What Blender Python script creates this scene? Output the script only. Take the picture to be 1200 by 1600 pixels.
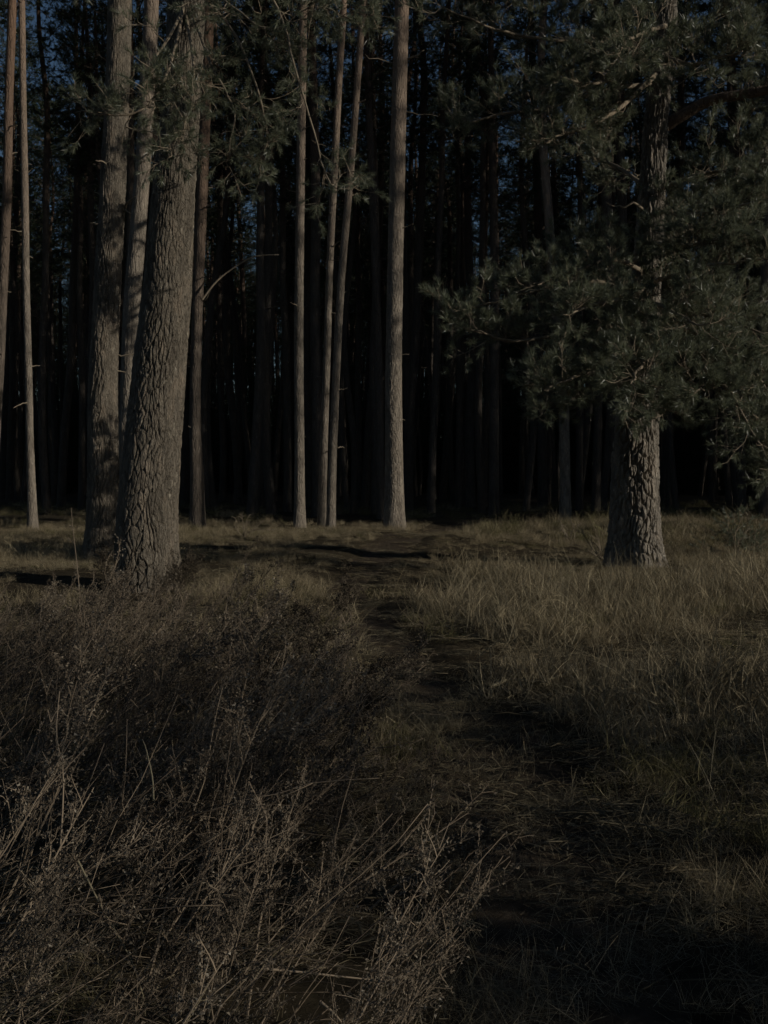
import bpy, math
import numpy as np
from mathutils import Vector, Euler

# ------------------------------------------------------------------ camera, sky, sun, exposure
scene = bpy.context.scene
COL = scene.collection
for o in list(bpy.data.objects):
    bpy.data.objects.remove(o)

F = 1700.0            # focal length in photo pixels (photo 1200 x 1600)
CAM_H = 1.2
PITCH = math.radians(1.95)
cam_data = bpy.data.cameras.new("camera")
cam_data.sensor_fit = 'VERTICAL'
cam_data.sensor_height = 36.0
cam_data.lens = F / 1600.0 * 36.0
cam_data.clip_start = 0.05
cam_data.clip_end = 6000.0
cam = bpy.data.objects.new("camera", cam_data)
COL.objects.link(cam)
cam.location = (0, 0, CAM_H)
cam.rotation_euler = (math.radians(90) - PITCH, 0, 0)
scene.camera = cam

SUN_EL = math.radians(17.0)
SUN_SIDE = math.radians(25.0)      # the sun stands to the right, this far towards the camera's back
SUN_DIR = np.array([math.cos(SUN_EL) * math.cos(SUN_SIDE), -math.cos(SUN_EL) * math.sin(SUN_SIDE), math.sin(SUN_EL)])

world = bpy.data.worlds.new("World")
scene.world = world
world.use_nodes = True
wn = world.node_tree.nodes
wl = world.node_tree.links
wn.clear()
wo = wn.new("ShaderNodeOutputWorld")
wb = wn.new("ShaderNodeBackground")
sky = wn.new("ShaderNodeTexSky")
sky.sky_type = 'NISHITA'
sky.sun_disc = False
sky.sun_elevation = SUN_EL
sky.sun_rotation = math.radians(90) + SUN_SIDE
sky.air_density = 1.0
sky.dust_density = 0.4
sky.ozone_density = 3.0
wb.inputs[1].default_value = 0.065
wl.new(sky.outputs[0], wb.inputs[0])
wl.new(wb.outputs[0], wo.inputs[0])

sun_data = bpy.data.lights.new("sun", 'SUN')
sun_data.energy = 4.8
sun_data.angle = math.radians(0.5)
sun_data.color = (1.0, 0.94, 0.81)
sun = bpy.data.objects.new("sun", sun_data)
COL.objects.link(sun)
sun.location = (20, -10, 15)
sun.rotation_euler = Vector(SUN_DIR).to_track_quat('Z', 'Y').to_euler()

vs = scene.view_settings
vs.view_transform = 'Standard'
vs.look = 'None'
vs.gamma = 1.0
vs.exposure = -1.2
vs.use_curve_mapping = False
scene.cycles.max_bounces = 2
scene.cycles.diffuse_bounces = 1
scene.cycles.transmission_bounces = 1
scene.cycles.use_adaptive_sampling = True
scene.cycles.adaptive_threshold = 0.03
scene.cycles.adaptive_min_samples = 20
scene.cycles.use_denoising = True

# ------------------------------------------------------------------ helpers
rng = np.random.default_rng(11)

def px(x, y, d):
    """world point seen at photo pixel (x, y) that lies d metres ahead of the camera"""
    a = (x - 600.0) / F
    b = -(y - 800.0) / F
    r = np.array([a, math.cos(PITCH) + b * math.sin(PITCH), -math.sin(PITCH) + b * math.cos(PITCH)])
    return np.array([0, 0, CAM_H]) + r * (d / r[1])

def _hash(ix, iy, iz, s):
    n = (ix.astype(np.int64) * 374761393 + iy.astype(np.int64) * 668265263 + iz.astype(np.int64) * 1274126177 + s * 974634541) & 0xffffffff
    n = ((n ^ (n >> 13)) * 1274126177) & 0xffffffff
    n = ((n ^ (n >> 15)) * 2246822519) & 0xffffffff
    return ((n ^ (n >> 16)) & 0xffffff) / float(0xffffff)

def noise3(x, y, z, s=0):
    x, y, z = np.broadcast_arrays(np.asarray(x, float), np.asarray(y, float), np.asarray(z, float))
    ix, iy, iz = np.floor(x), np.floor(y), np.floor(z)
    fx, fy, fz = x - ix, y - iy, z - iz
    fx, fy, fz = [f * f * (3 - 2 * f) for f in (fx, fy, fz)]
    r = 0
    for a in (0, 1):
        for b in (0, 1):
            for c in (0, 1):
                r = r + _hash(ix + a, iy + b, iz + c, s) * (fx if a else 1 - fx) * (fy if b else 1 - fy) * (fz if c else 1 - fz)
    return r * 2 - 1

def fbm(x, y, z=0.0, s=0, octv=3):
    r, a = 0, 1.0
    for k in range(octv):
        r = r + a * noise3(np.asarray(x) * 2 ** k, np.asarray(y) * 2 ** k, np.asarray(z) * 2 ** k, s + k)
        a *= 0.5
    return r

def sstep(a, b, x):
    t = np.clip((x - a) / (b - a), 0, 1)
    return t * t * (3 - 2 * t)

def curve(pts, n):
    """smooth curve through the control rows"""
    p = np.asarray(pts, float)
    if len(p) == 2:
        t = np.linspace(0, 1, n)[:, None]
        return p[0] * (1 - t) + p[1] * t
    q = np.vstack([2 * p[0] - p[1], p, 2 * p[-1] - p[-2]])
    t = np.linspace(0, len(p) - 1 - 1e-9, n)
    i = t.astype(int)
    f = (t - i)[:, None]
    a, b, c, d = q[i], q[i + 1], q[i + 2], q[i + 3]
    return 0.5 * (2 * b + (c - a) * f + (2 * a - 5 * b + 4 * c - d) * f ** 2 + (3 * b - a - 3 * c + d) * f ** 3)

def mesh_np(name, v, faces_list, mats, mat_idx=None, smooth=True, attrs=None):
    """v: (n,3); faces_list: list of (m,k) int arrays"""
    me = bpy.data.meshes.new(name)
    v = np.asarray(v, np.float32)
    faces_list = [np.asarray(f, np.int32) for f in faces_list if len(f)]
    loops = np.concatenate([f.ravel() for f in faces_list])
    sizes = np.concatenate([np.full(len(f), f.shape[1], np.int32) for f in faces_list])
    starts = np.concatenate([[0], np.cumsum(sizes)[:-1]]).astype(np.int32)
    me.vertices.add(len(v))
    me.vertices.foreach_set("co", v.ravel())
    me.loops.add(len(loops))
    me.loops.foreach_set("vertex_index", loops)
    me.polygons.add(len(sizes))
    me.polygons.foreach_set("loop_start", starts)
    me.polygons.foreach_set("loop_total", sizes)
    for m in mats:
        me.materials.append(m)
    if mat_idx is not None:
        me.polygons.foreach_set("material_index", np.asarray(mat_idx, np.int32))
    me.polygons.foreach_set("use_smooth", np.full(len(sizes), bool(smooth)))
    if attrs:
        for k, a in attrs.items():
            at = me.attributes.new(k, 'FLOAT', 'POINT')
            at.data.foreach_set("value", np.asarray(a, np.float32))
    me.update(calc_edges=True)
    return me

class MB:
    """collects geometry with material slots and one point attribute 'tint'"""
    def __init__(self):
        self.v, self.t, self.q, self.tm, self.qm, self.a, self.n = [], [], [], [], [], [], 0
    def add(self, v, tris=None, quads=None, mat=0, tint=0.5):
        v = np.asarray(v, float).reshape(-1, 3)
        if tris is not None and len(tris):
            self.t.append(np.asarray(tris) + self.n); self.tm.append(np.full(len(tris), mat))
        if quads is not None and len(quads):
            self.q.append(np.asarray(quads) + self.n); self.qm.append(np.full(len(quads), mat))
        self.a.append(np.broadcast_to(np.asarray(tint, float), (len(v),)))
        self.v.append(v)
        self.n += len(v)
    def tube(self, p, r, sides=5, mat=0, tint=0.5):
        p = np.asarray(p, float)
        n = len(p)
        r = np.broadcast_to(np.asarray(r, float), (n,))
        t = np.gradient(p, axis=0)
        t /= np.linalg.norm(t, axis=1)[:, None] + 1e-9
        ref = np.array([0.31, 0.17, 0.93])
        if abs(np.mean(t @ ref)) > 0.85:
            ref = np.array([0.9, 0.4, -0.1])
        u = np.cross(t, ref); u /= np.linalg.norm(u, axis=1)[:, None] + 1e-9
        w = np.cross(t, u)
        th = np.linspace(0, 2 * np.pi, sides, endpoint=False)
        v = p[:, None] + r[:, None, None] * (np.cos(th)[None, :, None] * u[:, None] + np.sin(th)[None, :, None] * w[:, None])
        i = np.arange(n - 1)[:, None] * sides
        j = np.arange(sides)[None]
        k = (j + 1) % sides
        q = np.stack([i + j, i + k, i + k + sides, i + j + sides], -1).reshape(-1, 4)
        caps = [[(n - 1) * sides + a, (n - 1) * sides + a + 1, (n - 1) * sides] for a in range(1, sides - 1)]
        self.add(v.reshape(-1, 3), tris=np.array(caps), quads=q, mat=mat, tint=tint)
    def mesh(self, name, mats, smooth=True):
        fl, mi = [], []
        if self.t:
            fl.append(np.concatenate(self.t)); mi.append(np.concatenate(self.tm))
        if self.q:
            fl.append(np.concatenate(self.q)); mi.append(np.concatenate(self.qm))
        return mesh_np(name, np.concatenate(self.v), fl, mats, np.concatenate(mi), smooth, {"tint": np.concatenate(self.a)})

def link(name, me, parent=None, loc=(0, 0, 0), rot=(0, 0, 0), scale=1.0):
    o = bpy.data.objects.new(name, me)
    COL.objects.link(o)
    o.location = loc
    o.rotation_euler = rot
    o.scale = (scale,) * 3 if np.isscalar(scale) else scale
    if parent is not None:
        o.parent = parent
    return o

def tag(o, label, cat=None, group=None, kind=None):
    o["label"] = label
    if cat: o["category"] = cat
    if group: o["group"] = group
    if kind: o["kind"] = kind
    return o

def thing(name, label, cat, loc=(0, 0, 0), group=None):
    o = bpy.data.objects.new(name, None)
    COL.objects.link(o)
    o.location = loc
    o.empty_display_size = 0.2
    return tag(o, label, cat, group)

# ------------------------------------------------------------------ materials
def new_mat(name):
    m = bpy.data.materials.new(name)
    m.use_nodes = True
    n = m.node_tree.nodes
    n.clear()
    return m, n, m.node_tree.links

def ramp(n, stops):
    r = n.new("ShaderNodeValToRGB")
    e = r.color_ramp.elements
    while len(e) < len(stops):
        e.new(0.5)
    for k, (p, c) in enumerate(stops):
        e[k].position = p
        e[k].color = (*c, 1)
    return r

def bark_mat(name, dark, light, orange=(0.34, 0.17, 0.085), z0=6.0, z1=13.0, bump=0.6, cell=14.0, spec=0.25, fine=60.0):
    m, n, l = new_mat(name)
    out = n.new("ShaderNodeOutputMaterial")
    b = n.new("ShaderNodeBsdfPrincipled")
    b.inputs["Roughness"].default_value = 0.85
    b.inputs["Specular IOR Level"].default_value = spec
    geo = n.new("ShaderNodeNewGeometry")
    mp = n.new("ShaderNodeMapping"); mp.vector_type = 'POINT'
    mp.inputs["Scale"].default_value = (1, 1, 0.3)
    l.new(geo.outputs["Position"], mp.inputs[0])
    n1 = n.new("ShaderNodeTexNoise"); n1.inputs["Scale"].default_value = 9; n1.inputs["Detail"].default_value = 6; n1.inputs["Roughness"].default_value = 0.7
    l.new(mp.outputs[0], n1.inputs["Vector"])
    r1 = ramp(n, [(0.3, dark), (0.7, light)])
    l.new(n1.outputs[0], r1.inputs[0])
    # lichen grey patches
    n2 = n.new("ShaderNodeTexNoise"); n2.inputs["Scale"].default_value = 26; n2.inputs["Detail"].default_value = 5; n2.inputs["Roughness"].default_value = 0.75
    l.new(mp.outputs[0], n2.inputs["Vector"])
    r2 = ramp(n, [(0.58, (0, 0, 0)), (0.70, (1, 1, 1))])
    l.new(n2.outputs[0], r2.inputs[0])
    mx = n.new("ShaderNodeMix"); mx.data_type = 'RGBA'
    l.new(r2.outputs[0], mx.inputs[0])
    l.new(r1.outputs[0], mx.inputs[6])
    mx.inputs[7].default_value = (light[0] * 1.55, light[1] * 1.58, light[2] * 1.58, 1)
    # flaky orange bark higher up the stem
    sx = n.new("ShaderNodeSeparateXYZ"); l.new(geo.outputs["Position"], sx.inputs[0])
    mr = n.new("ShaderNodeMapRange"); mr.inputs[1].default_value = z0; mr.inputs[2].default_value = z1
    l.new(sx.outputs[2], mr.inputs[0])
    ad = n.new("ShaderNodeMath"); ad.operation = 'MULTIPLY_ADD'; ad.inputs[1].default_value = 0.8
    sb = n.new("ShaderNodeMath"); sb.operation = 'SUBTRACT'; sb.inputs[1].default_value = 0.5
    l.new(n1.outputs[0], sb.inputs[0]); l.new(sb.outputs[0], ad.inputs[0]); l.new(mr.outputs[0], ad.inputs[2]); ad.use_clamp = True
    mo = n.new("ShaderNodeMix"); mo.data_type = 'RGBA'
    l.new(ad.outputs[0], mo.inputs[0]); l.new(mx.outputs[2], mo.inputs[6]); mo.inputs[7].default_value = (*orange, 1)
    at = n.new("ShaderNodeAttribute"); at.attribute_name = "tint"
    tm = n.new("ShaderNodeMapRange"); tm.inputs[3].default_value = 0.68; tm.inputs[4].default_value = 1.32
    l.new(at.outputs["Fac"], tm.inputs[0])
    tv = n.new("ShaderNodeVectorMath"); tv.operation = 'SCALE'
    l.new(mo.outputs[2], tv.inputs[0]); l.new(tm.outputs[0], tv.inputs["Scale"])
    l.new(tv.outputs[0], b.inputs["Base Color"])
    # relief
    vo = n.new("ShaderNodeTexVoronoi"); vo.feature = 'DISTANCE_TO_EDGE'; vo.inputs["Scale"].default_value = cell
    mw = n.new("ShaderNodeMix"); mw.data_type = 'VECTOR'; mw.inputs[0].default_value = 0.06
    l.new(mp.outputs[0], mw.inputs[4]); l.new(n1.outputs[1], mw.inputs[5]); l.new(mw.outputs[1], vo.inputs["Vector"])
    rv = ramp(n, [(0.0, (0, 0, 0)), (0.16, (1, 1, 1))]); l.new(vo.outputs["Distance"], rv.inputs[0])
    n3 = n.new("ShaderNodeTexNoise"); n3.inputs["Scale"].default_value = fine; n3.inputs["Detail"].default_value = 5; n3.inputs["Roughness"].default_value = 0.7
    l.new(mp.outputs[0], n3.inputs["Vector"])
    sm = n.new("ShaderNodeMath"); sm.operation = 'MULTIPLY_ADD'; sm.inputs[1].default_value = 0.7
    l.new(rv.outputs[0], sm.inputs[0]); l.new(n3.outputs[0], sm.inputs[2])
    bp = n.new("ShaderNodeBump"); bp.inputs["Strength"].default_value = bump; bp.inputs["Distance"].default_value = 0.02
    l.new(sm.outputs[0], bp.inputs["Height"]); l.new(bp.outputs[0], b.inputs["Normal"])
    l.new(b.outputs[0], out.inputs[0])
    return m

def leaf_mat(name, c0, c1, trans=0.25, rough=0.55, spec=0.3, rnd=0.35, hue_c=None):
    """small blades: colour from the per-vertex 'tint' and a little per-instance change"""
    m, n, l = new_mat(name)
    out = n.new("ShaderNodeOutputMaterial")
    at = n.new("ShaderNodeAttribute"); at.attribute_name = "tint"
    oi = n.new("ShaderNodeObjectInfo")
    mu = n.new("ShaderNodeMath"); mu.operation = 'MULTIPLY_ADD'; mu.inputs[1].default_value = rnd
    sb = n.new("ShaderNodeMath"); sb.operation = 'SUBTRACT'; sb.inputs[1].default_value = 0.5
    l.new(oi.outputs["Random"], sb.inputs[0]); l.new(sb.outputs[0], mu.inputs[0]); l.new(at.outputs["Fac"], mu.inputs[2])
    stops = [(0.0, c0), (1.0, c1)] if hue_c is None else [(0.0, c0), (0.75, c1), (1.0, hue_c)]
    r = ramp(n, stops); l.new(mu.outputs[0], r.inputs[0])
    b = n.new("ShaderNodeBsdfPrincipled")
    b.inputs["Roughness"].default_value = rough
    b.inputs["Specular IOR Level"].default_value = spec
    l.new(r.outputs[0], b.inputs["Base Color"])
    tr = n.new("ShaderNodeBsdfTranslucent"); l.new(r.outputs[0], tr.inputs[0])
    mx = n.new("ShaderNodeMixShader"); mx.inputs[0].default_value = trans
    l.new(b.outputs[0], mx.inputs[1]); l.new(tr.outputs[0], mx.inputs[2])
    l.new(mx.outputs[0], out.inputs[0])
    return m

def ground_mat(name, stops, scale=7.0, bump=0.7):
    m, n, l = new_mat(name)
    out = n.new("ShaderNodeOutputMaterial")
    b = n.new("ShaderNodeBsdfPrincipled"); b.inputs["Roughness"].default_value = 0.95; b.inputs["Specular IOR Level"].default_value = 0.1
    geo = n.new("ShaderNodeNewGeometry")
    n1 = n.new("ShaderNodeTexNoise"); n1.inputs["Scale"].default_value = scale; n1.inputs["Detail"].default_value = 9; n1.inputs["Roughness"].default_value = 0.72
    l.new(geo.outputs["Position"], n1.inputs["Vector"])
    n2 = n.new("ShaderNodeTexNoise"); n2.inputs["Scale"].default_value = 0.8; n2.inputs["Detail"].default_value = 4
    l.new(geo.outputs["Position"], n2.inputs["Vector"])
    av = n.new("ShaderNodeMath"); av.operation = 'MULTIPLY_ADD'; av.inputs[1].default_value = 0.45
    sb = n.new("ShaderNodeMath"); sb.operation = 'SUBTRACT'; sb.inputs[1].default_value = 0.5
    l.new(n2.outputs[0], sb.inputs[0]); l.new(sb.outputs[0], av.inputs[0]); l.new(n1.outputs[0], av.inputs[2])
    r = ramp(n, stops); l.new(av.outputs[0], r.inputs[0]); l.new(r.outputs[0], b.inputs["Base Color"])
    bp = n.new("ShaderNodeBump"); bp.inputs["Strength"].default_value = bump; bp.inputs["Distance"].default_value = 0.03
    n3 = n.new("ShaderNodeTexNoise"); n3.inputs["Scale"].default_value = 45; n3.inputs["Detail"].default_value = 6; n3.inputs["Roughness"].default_value = 0.8
    l.new(geo.outputs["Position"], n3.inputs["Vector"]); l.new(n3.outputs[0], bp.inputs["Height"]); l.new(bp.outputs[0], b.inputs["Normal"])
    l.new(b.outputs[0], out.inputs[0])
    return m

M_BARK_OLD = bark_mat("bark_old", (0.10, 0.081, 0.063), (0.272, 0.234, 0.184), z0=9, z1=16, bump=0.9, cell=34, fine=110)
M_BARK_DEEP = bark_mat("bark_furrowed", (0.12, 0.10, 0.082), (0.36, 0.32, 0.268), z0=9, z1=16, bump=0.8, cell=26, fine=90)
M_BARK = bark_mat("bark_slim", (0.13, 0.105, 0.084), (0.32, 0.275, 0.222), orange=(0.29, 0.20, 0.145), z0=5, z1=13, bump=0.9, cell=16)
M_BARK_FLAKE = bark_mat("bark_flaky", (0.08, 0.063, 0.05), (0.175, 0.143, 0.115), orange=(0.20, 0.125, 0.085), z0=4, z1=10, bump=0.8, cell=14)
M_BARK_FAR = bark_mat("bark_far", (0.060, 0.050, 0.042), (0.13, 0.108, 0.09), orange=(0.125, 0.078, 0.052), z0=8, z1=15, bump=0.8, cell=12)  # below real bark tone: the interior's shade is put into the colour
M_TWIG = bark_mat("twig_bark", (0.15, 0.12, 0.085), (0.30, 0.245, 0.18), z0=900, z1=901, bump=0.2, cell=80)
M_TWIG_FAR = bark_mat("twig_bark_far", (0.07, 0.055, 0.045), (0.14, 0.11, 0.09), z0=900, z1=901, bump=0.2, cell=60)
M_NEEDLE = leaf_mat("pine_needles", (0.10, 0.114, 0.076), (0.225, 0.24, 0.158), trans=0.38, rough=0.34, spec=0.7, rnd=0.0, hue_c=(0.22, 0.195, 0.11))
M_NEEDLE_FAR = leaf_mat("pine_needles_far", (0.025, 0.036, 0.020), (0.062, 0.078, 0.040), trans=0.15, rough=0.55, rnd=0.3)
M_GRASS = leaf_mat("dry_grass", (0.15, 0.115, 0.068), (0.50, 0.415, 0.27), trans=0.28, rough=0.6, spec=0.15, rnd=0.35)
M_GRASS_GREEN = leaf_mat("faded_green_grass", (0.075, 0.070, 0.032), (0.24, 0.21, 0.105), trans=0.28, rough=0.6, spec=0.15, rnd=0.35)
M_STRAW = leaf_mat("pale_straw", (0.13, 0.105, 0.065), (0.34, 0.29, 0.19), trans=0.15, rough=0.6, spec=0.2, rnd=0.35)
M_WEED_STEM = leaf_mat("weed_stem", (0.085, 0.063, 0.046), (0.34, 0.262, 0.186), trans=0.0, rough=0.7, spec=0.2, rnd=0.4)
M_WEED_BIT = leaf_mat("weed_dry_leaf", (0.060, 0.047, 0.036), (0.27, 0.222, 0.165), trans=0.15, rough=0.8, spec=0.1, rnd=0.35, hue_c=(0.42, 0.37, 0.30))
M_WEED_DARK_SHADE = leaf_mat("weed_dark_shaded_leaf", (0.028, 0.023, 0.017), (0.125, 0.10, 0.073), trans=0.1, rough=0.85, spec=0.1, rnd=0.1, hue_c=(0.20, 0.165, 0.12))  # dark green-brown leaf, with the shade it stands in put into the colour
M_GROUND = ground_mat("forest_soil", [(0.25, (0.022, 0.017, 0.010)), (0.5, (0.062, 0.048, 0.030)), (0.75, (0.115, 0.09, 0.055))])
M_PATH = ground_mat("needle_litter", [(0.25, (0.034, 0.026, 0.018)), (0.5, (0.088, 0.066, 0.046)), (0.78, (0.165, 0.128, 0.09))], scale=16)

# ------------------------------------------------------------------ ground and path
PATH = np.array([(0.45, -3.0), (0.47, 2.0), (0.53, 3.35), (0.52, 4.7), (0.26, 6.0), (-0.10, 8.6), (-0.37, 11.5), (-0.12, 14.8), (0.55, 19.6), (1.5, 24.6), (3.0, 32.0), (5.0, 45.0)])
PATH_C = curve(np.column_stack([PATH, np.zeros(len(PATH))]), 260)[:, :2]

def path_dist(x, y):
    x = np.asarray(x, float); y = np.asarray(y, float)
    sh = x.shape
    p = np.column_stack([x.ravel(), y.ravel()])
    out = np.full(len(p), 1e9)
    for c in PATH_C[::2]:
        np.minimum(out, (p[:, 0] - c[0]) ** 2 + (p[:, 1] - c[1]) ** 2, out=out)
    return np.sqrt(out).reshape(sh)

def path_half(y):
    return np.interp(y, [2, 4, 5.5, 8, 12, 18, 30], [0.30, 0.32, 0.29, 0.22, 0.25, 0.42, 0.5])

def gz(x, y):
    x = np.asarray(x, float); y = np.asarray(y, float)
    r2 = np.sqrt(x * x + y * y)
    fade = np.clip(1 - (r2 - 60) / 200, 0.0, 1)
    z = 0.10 * noise3(x / 4.3 + 7.1, y / 4.3 + 3.3, 0.5, 3) + 0.035 * noise3(x / 1.1, y / 1.1, 0.5, 5) + 0.012 * noise3(x / 0.3, y / 0.3, 0.5, 6)
    z = z * fade
    z += 0.16 * np.exp(-(((x - 0.5) / 3.2) ** 2 + ((y - 18.0) / 2.3) ** 2))
    z += 0.10 * np.exp(-(((x - 2.6) / 1.6) ** 2 + ((y - 9.5) / 2.2) ** 2))
    z += 0.10 * np.exp(-(((x + 3.0) / 2.5) ** 2 + ((y - 11.5) / 2.5) ** 2))
    z += 0.30 * np.exp(-(((x - 5.2) / 1.9) ** 2 + ((y - 20.5) / 1.6) ** 2)) + 0.26 * np.exp(-(((x - 7.6) / 1.6) ** 2 + ((y - 18.4) / 1.5) ** 2))
    near = np.clip(r2 / 3.0, 0.3, 1)
    return z * near

def gzp(x, y):
    return gz(x, y) - 0.06 * (1 - sstep(0.6, 1.5, path_dist(x, y) / path_half(y)))

def axis(lo, hi, step, far, grow=1.16):
    a = list(np.arange(lo, hi, step))
    s = step
    while a[-1] < far:
        s *= grow; a.append(a[-1] + s)
    s = step
    while a[0] > -far:
        s *= grow; a.insert(0, a[0] - s)
    return np.array(a)

gx = axis(-7, 8, 0.11, 3000)
gy = axis(0.5, 27, 0.13, 3000)
X, Y = np.meshgrid(gx, gy)
Z = gz(X, Y)
inn = (np.abs(X) < 12) & (Y > -4) & (Y < 50)
pd = np.full(X.shape, 9.0)
pd[inn] = path_dist(X[inn], Y[inn])
Z = Z - 0.06 * (1 - sstep(0.6, 1.5, pd / path_half(Y)))
nx, ny = len(gx), len(gy)
i = np.arange(ny - 1)[:, None] * nx
j = np.arange(nx - 1)[None]
q = np.stack([i + j, i + j + 1, i + j + 1 + nx, i + j + nx], -1).reshape(-1, 4)
g = link("ground", mesh_np("ground", np.column_stack([X.ravel(), Y.ravel(), Z.ravel()]), [q], [M_GROUND]))
g["kind"] = "structure"; g["label"] = "dark forest soil with dry litter"

# the trodden path: its own sheet with a ragged edge, a few millimetres above the soil
pc = PATH_C[4:-4]
tg = np.gradient(pc, axis=0); tg /= np.linalg.norm(tg, axis=1)[:, None]
nr = np.column_stack([-tg[:, 1], tg[:, 0]])
W = 17
k = np.linspace(-1, 1, W)
hw = path_half(pc[:, 1])
edge = 1 + 0.35 * noise3(pc[:, 1] * 2.3, 0.2, 0.1, 21)[:, None] * (k < 0) + 0.35 * noise3(pc[:, 1] * 2.3, 9.2, 0.1, 22)[:, None] * (k >= 0)
P = pc[:, None] + nr[:, None] * (k[None] * hw[:, None] * edge)[..., None]
pz = gzp(P[..., 0], P[..., 1]) + 0.012 - 0.03 * np.abs(k)[None] ** 6
i = np.arange(len(pc) - 1)[:, None] * W
j = np.arange(W - 1)[None]
q = np.stack([i + j, i + j + 1, i + j + 1 + W, i + j + W], -1).reshape(-1, 4)
p = link("path", mesh_np("path", np.column_stack([P[..., 0].ravel(), P[..., 1].ravel(), pz.ravel()]), [q[:, ::-1]], [M_PATH]))
p["kind"] = "structure"; p["label"] = "narrow trodden path of brown needle litter winding into the forest"

# ------------------------------------------------------------------ trunks
def trunk_mesh(name, c, r, nu, bark, cw, ch, mat, seed=0, flare=0.35, flare_h=0.45, root=0.25, fade_h=None, nv=None, crack=0.2, rel=0.45):
    """closed tapered stem along the control points c with plated bark in relief; cw, ch: plate size"""
    L = np.sum(np.linalg.norm(np.diff(np.asarray(c), axis=0), axis=1))
    nv = nv or 300
    P = curve(np.column_stack([c, r]), 400)
    s = np.concatenate([[0], np.cumsum(np.linalg.norm(np.diff(P[:, :3], axis=0), axis=1))])
    # finer rings low down, where the photograph looks
    tt = np.linspace(0, 1, nv) ** 1.45 * s[-1]
    C = np.column_stack([np.interp(tt, s, P[:, k]) for k in range(4)])
    R = C[:, 3]
    ph = np.linspace(-np.pi, np.pi, nu, endpoint=False)
    th = ph - 0.5 * np.sin(ph) - np.pi / 2          # finer facets on the side that is looked at
    TH, H = np.meshgrid(th, tt)
    cx, sx = np.cos(TH), np.sin(TH)
    R0 = np.max(r)
    nc = max(5, int(round(2 * np.pi * R0 / cw)))
    wu = 0.8 * noise3(cx * 2.6, sx * 2.2, H / ch * 0.8, seed + 1) + 0.25 * noise3(cx * 7, sx * 7, H / ch * 2.0, seed + 9)
    wv = 0.5 * noise3(cx * 2.5, sx * 2.5, H / ch * 0.7, seed + 2)
    U = (TH / (2 * np.pi) + 2) * nc + wu
    V = H / ch + wv
    iu, iv = np.floor(U), np.floor(V)
    f1 = np.full(U.shape, 9.0); f2 = np.full(U.shape, 9.0); cid = np.zeros(U.shape)
    for a in (-1, 0, 1):
        for b in (-1, 0, 1):
            cu, cv = iu + a, iv + b
            m = np.mod(cu, nc)
            ju = _hash(m, cv, np.zeros_like(m), seed + 3); jv = _hash(m, cv, np.ones_like(m), seed + 4)
            d = np.sqrt((cu + 0.1 + 0.8 * ju - U) ** 2 + (cv + jv - V) ** 2)
            hid = _hash(m, cv, np.full_like(m, 2), seed + 5)
            nf = d < f1
            f2 = np.where(nf, f1, np.minimum(f2, d)); cid = np.where(nf, hid, cid); f1 = np.where(nf, d, f1)
    plate = sstep(0.0, crack, f2 - f1)
    rough = fbm(cx * 12, sx * 12, H * 30, seed + 6, 3)
    fade = 1.0 if fade_h is None else 0.3 + 0.7 * (1 - sstep(fade_h * 0.5, fade_h, H))
    fade = fade * (0.5 + 0.5 * sstep(-0.6, 0.7, noise3(cx * 1.3 + 5, sx * 1.3, H * 0.9, seed + 12)))
    disp = bark * fade * (plate * (0.9 - rel * 0.5 + rel * cid) + 0.22 * rough * plate - 0.80)
    lob = 1 + root * np.clip(noise3(cx * 1.9, sx * 1.9, 0.3, seed + 7), -0.5, 1) * np.exp(-H / flare_h)
    RR = R[:, None] * (1 + flare * np.exp(-H / (flare_h * 0.75))) * lob * (1 + 0.03 * noise3(cx * 1.5, sx * 1.5, H * 0.7, seed + 8)) + disp
    v = np.stack([C[:, 0:1] + RR * cx, C[:, 1:2] + RR * sx, np.broadcast_to(C[:, 2:3], RR.shape)], -1).reshape(-1, 3)
    i = np.arange(nv - 1)[:, None] * nu
    j = np.arange(nu)[None]
    k = (j + 1) % nu
    q = np.stack([i + j, i + k, i + k + nu, i + j + nu], -1).reshape(-1, 4)
    tint = np.clip(0.5 + 0.5 * (cid - 0.5) * plate + 0.12 * rough, 0, 1).ravel()
    return v, q, C, tint

def stub(mb, base, d, L, r, seed, mat=1, bend=0.2):
    g_ = np.random.default_rng(seed)
    d = np.asarray(d, float); d /= np.linalg.norm(d)
    t = np.linspace(0, 1, 7)[:, None]
    w = np.cumsum(g_.normal(0, 0.035 * L, (7, 3)), axis=0); w[0] = 0
    p = np.asarray(base) + d * L * t + np.array([0, 0, bend * L]) * t ** 2 + w
    mb.tube(p, np.linspace(r, r * 0.35, 7), 5, mat, 0.5)
    return p

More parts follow.
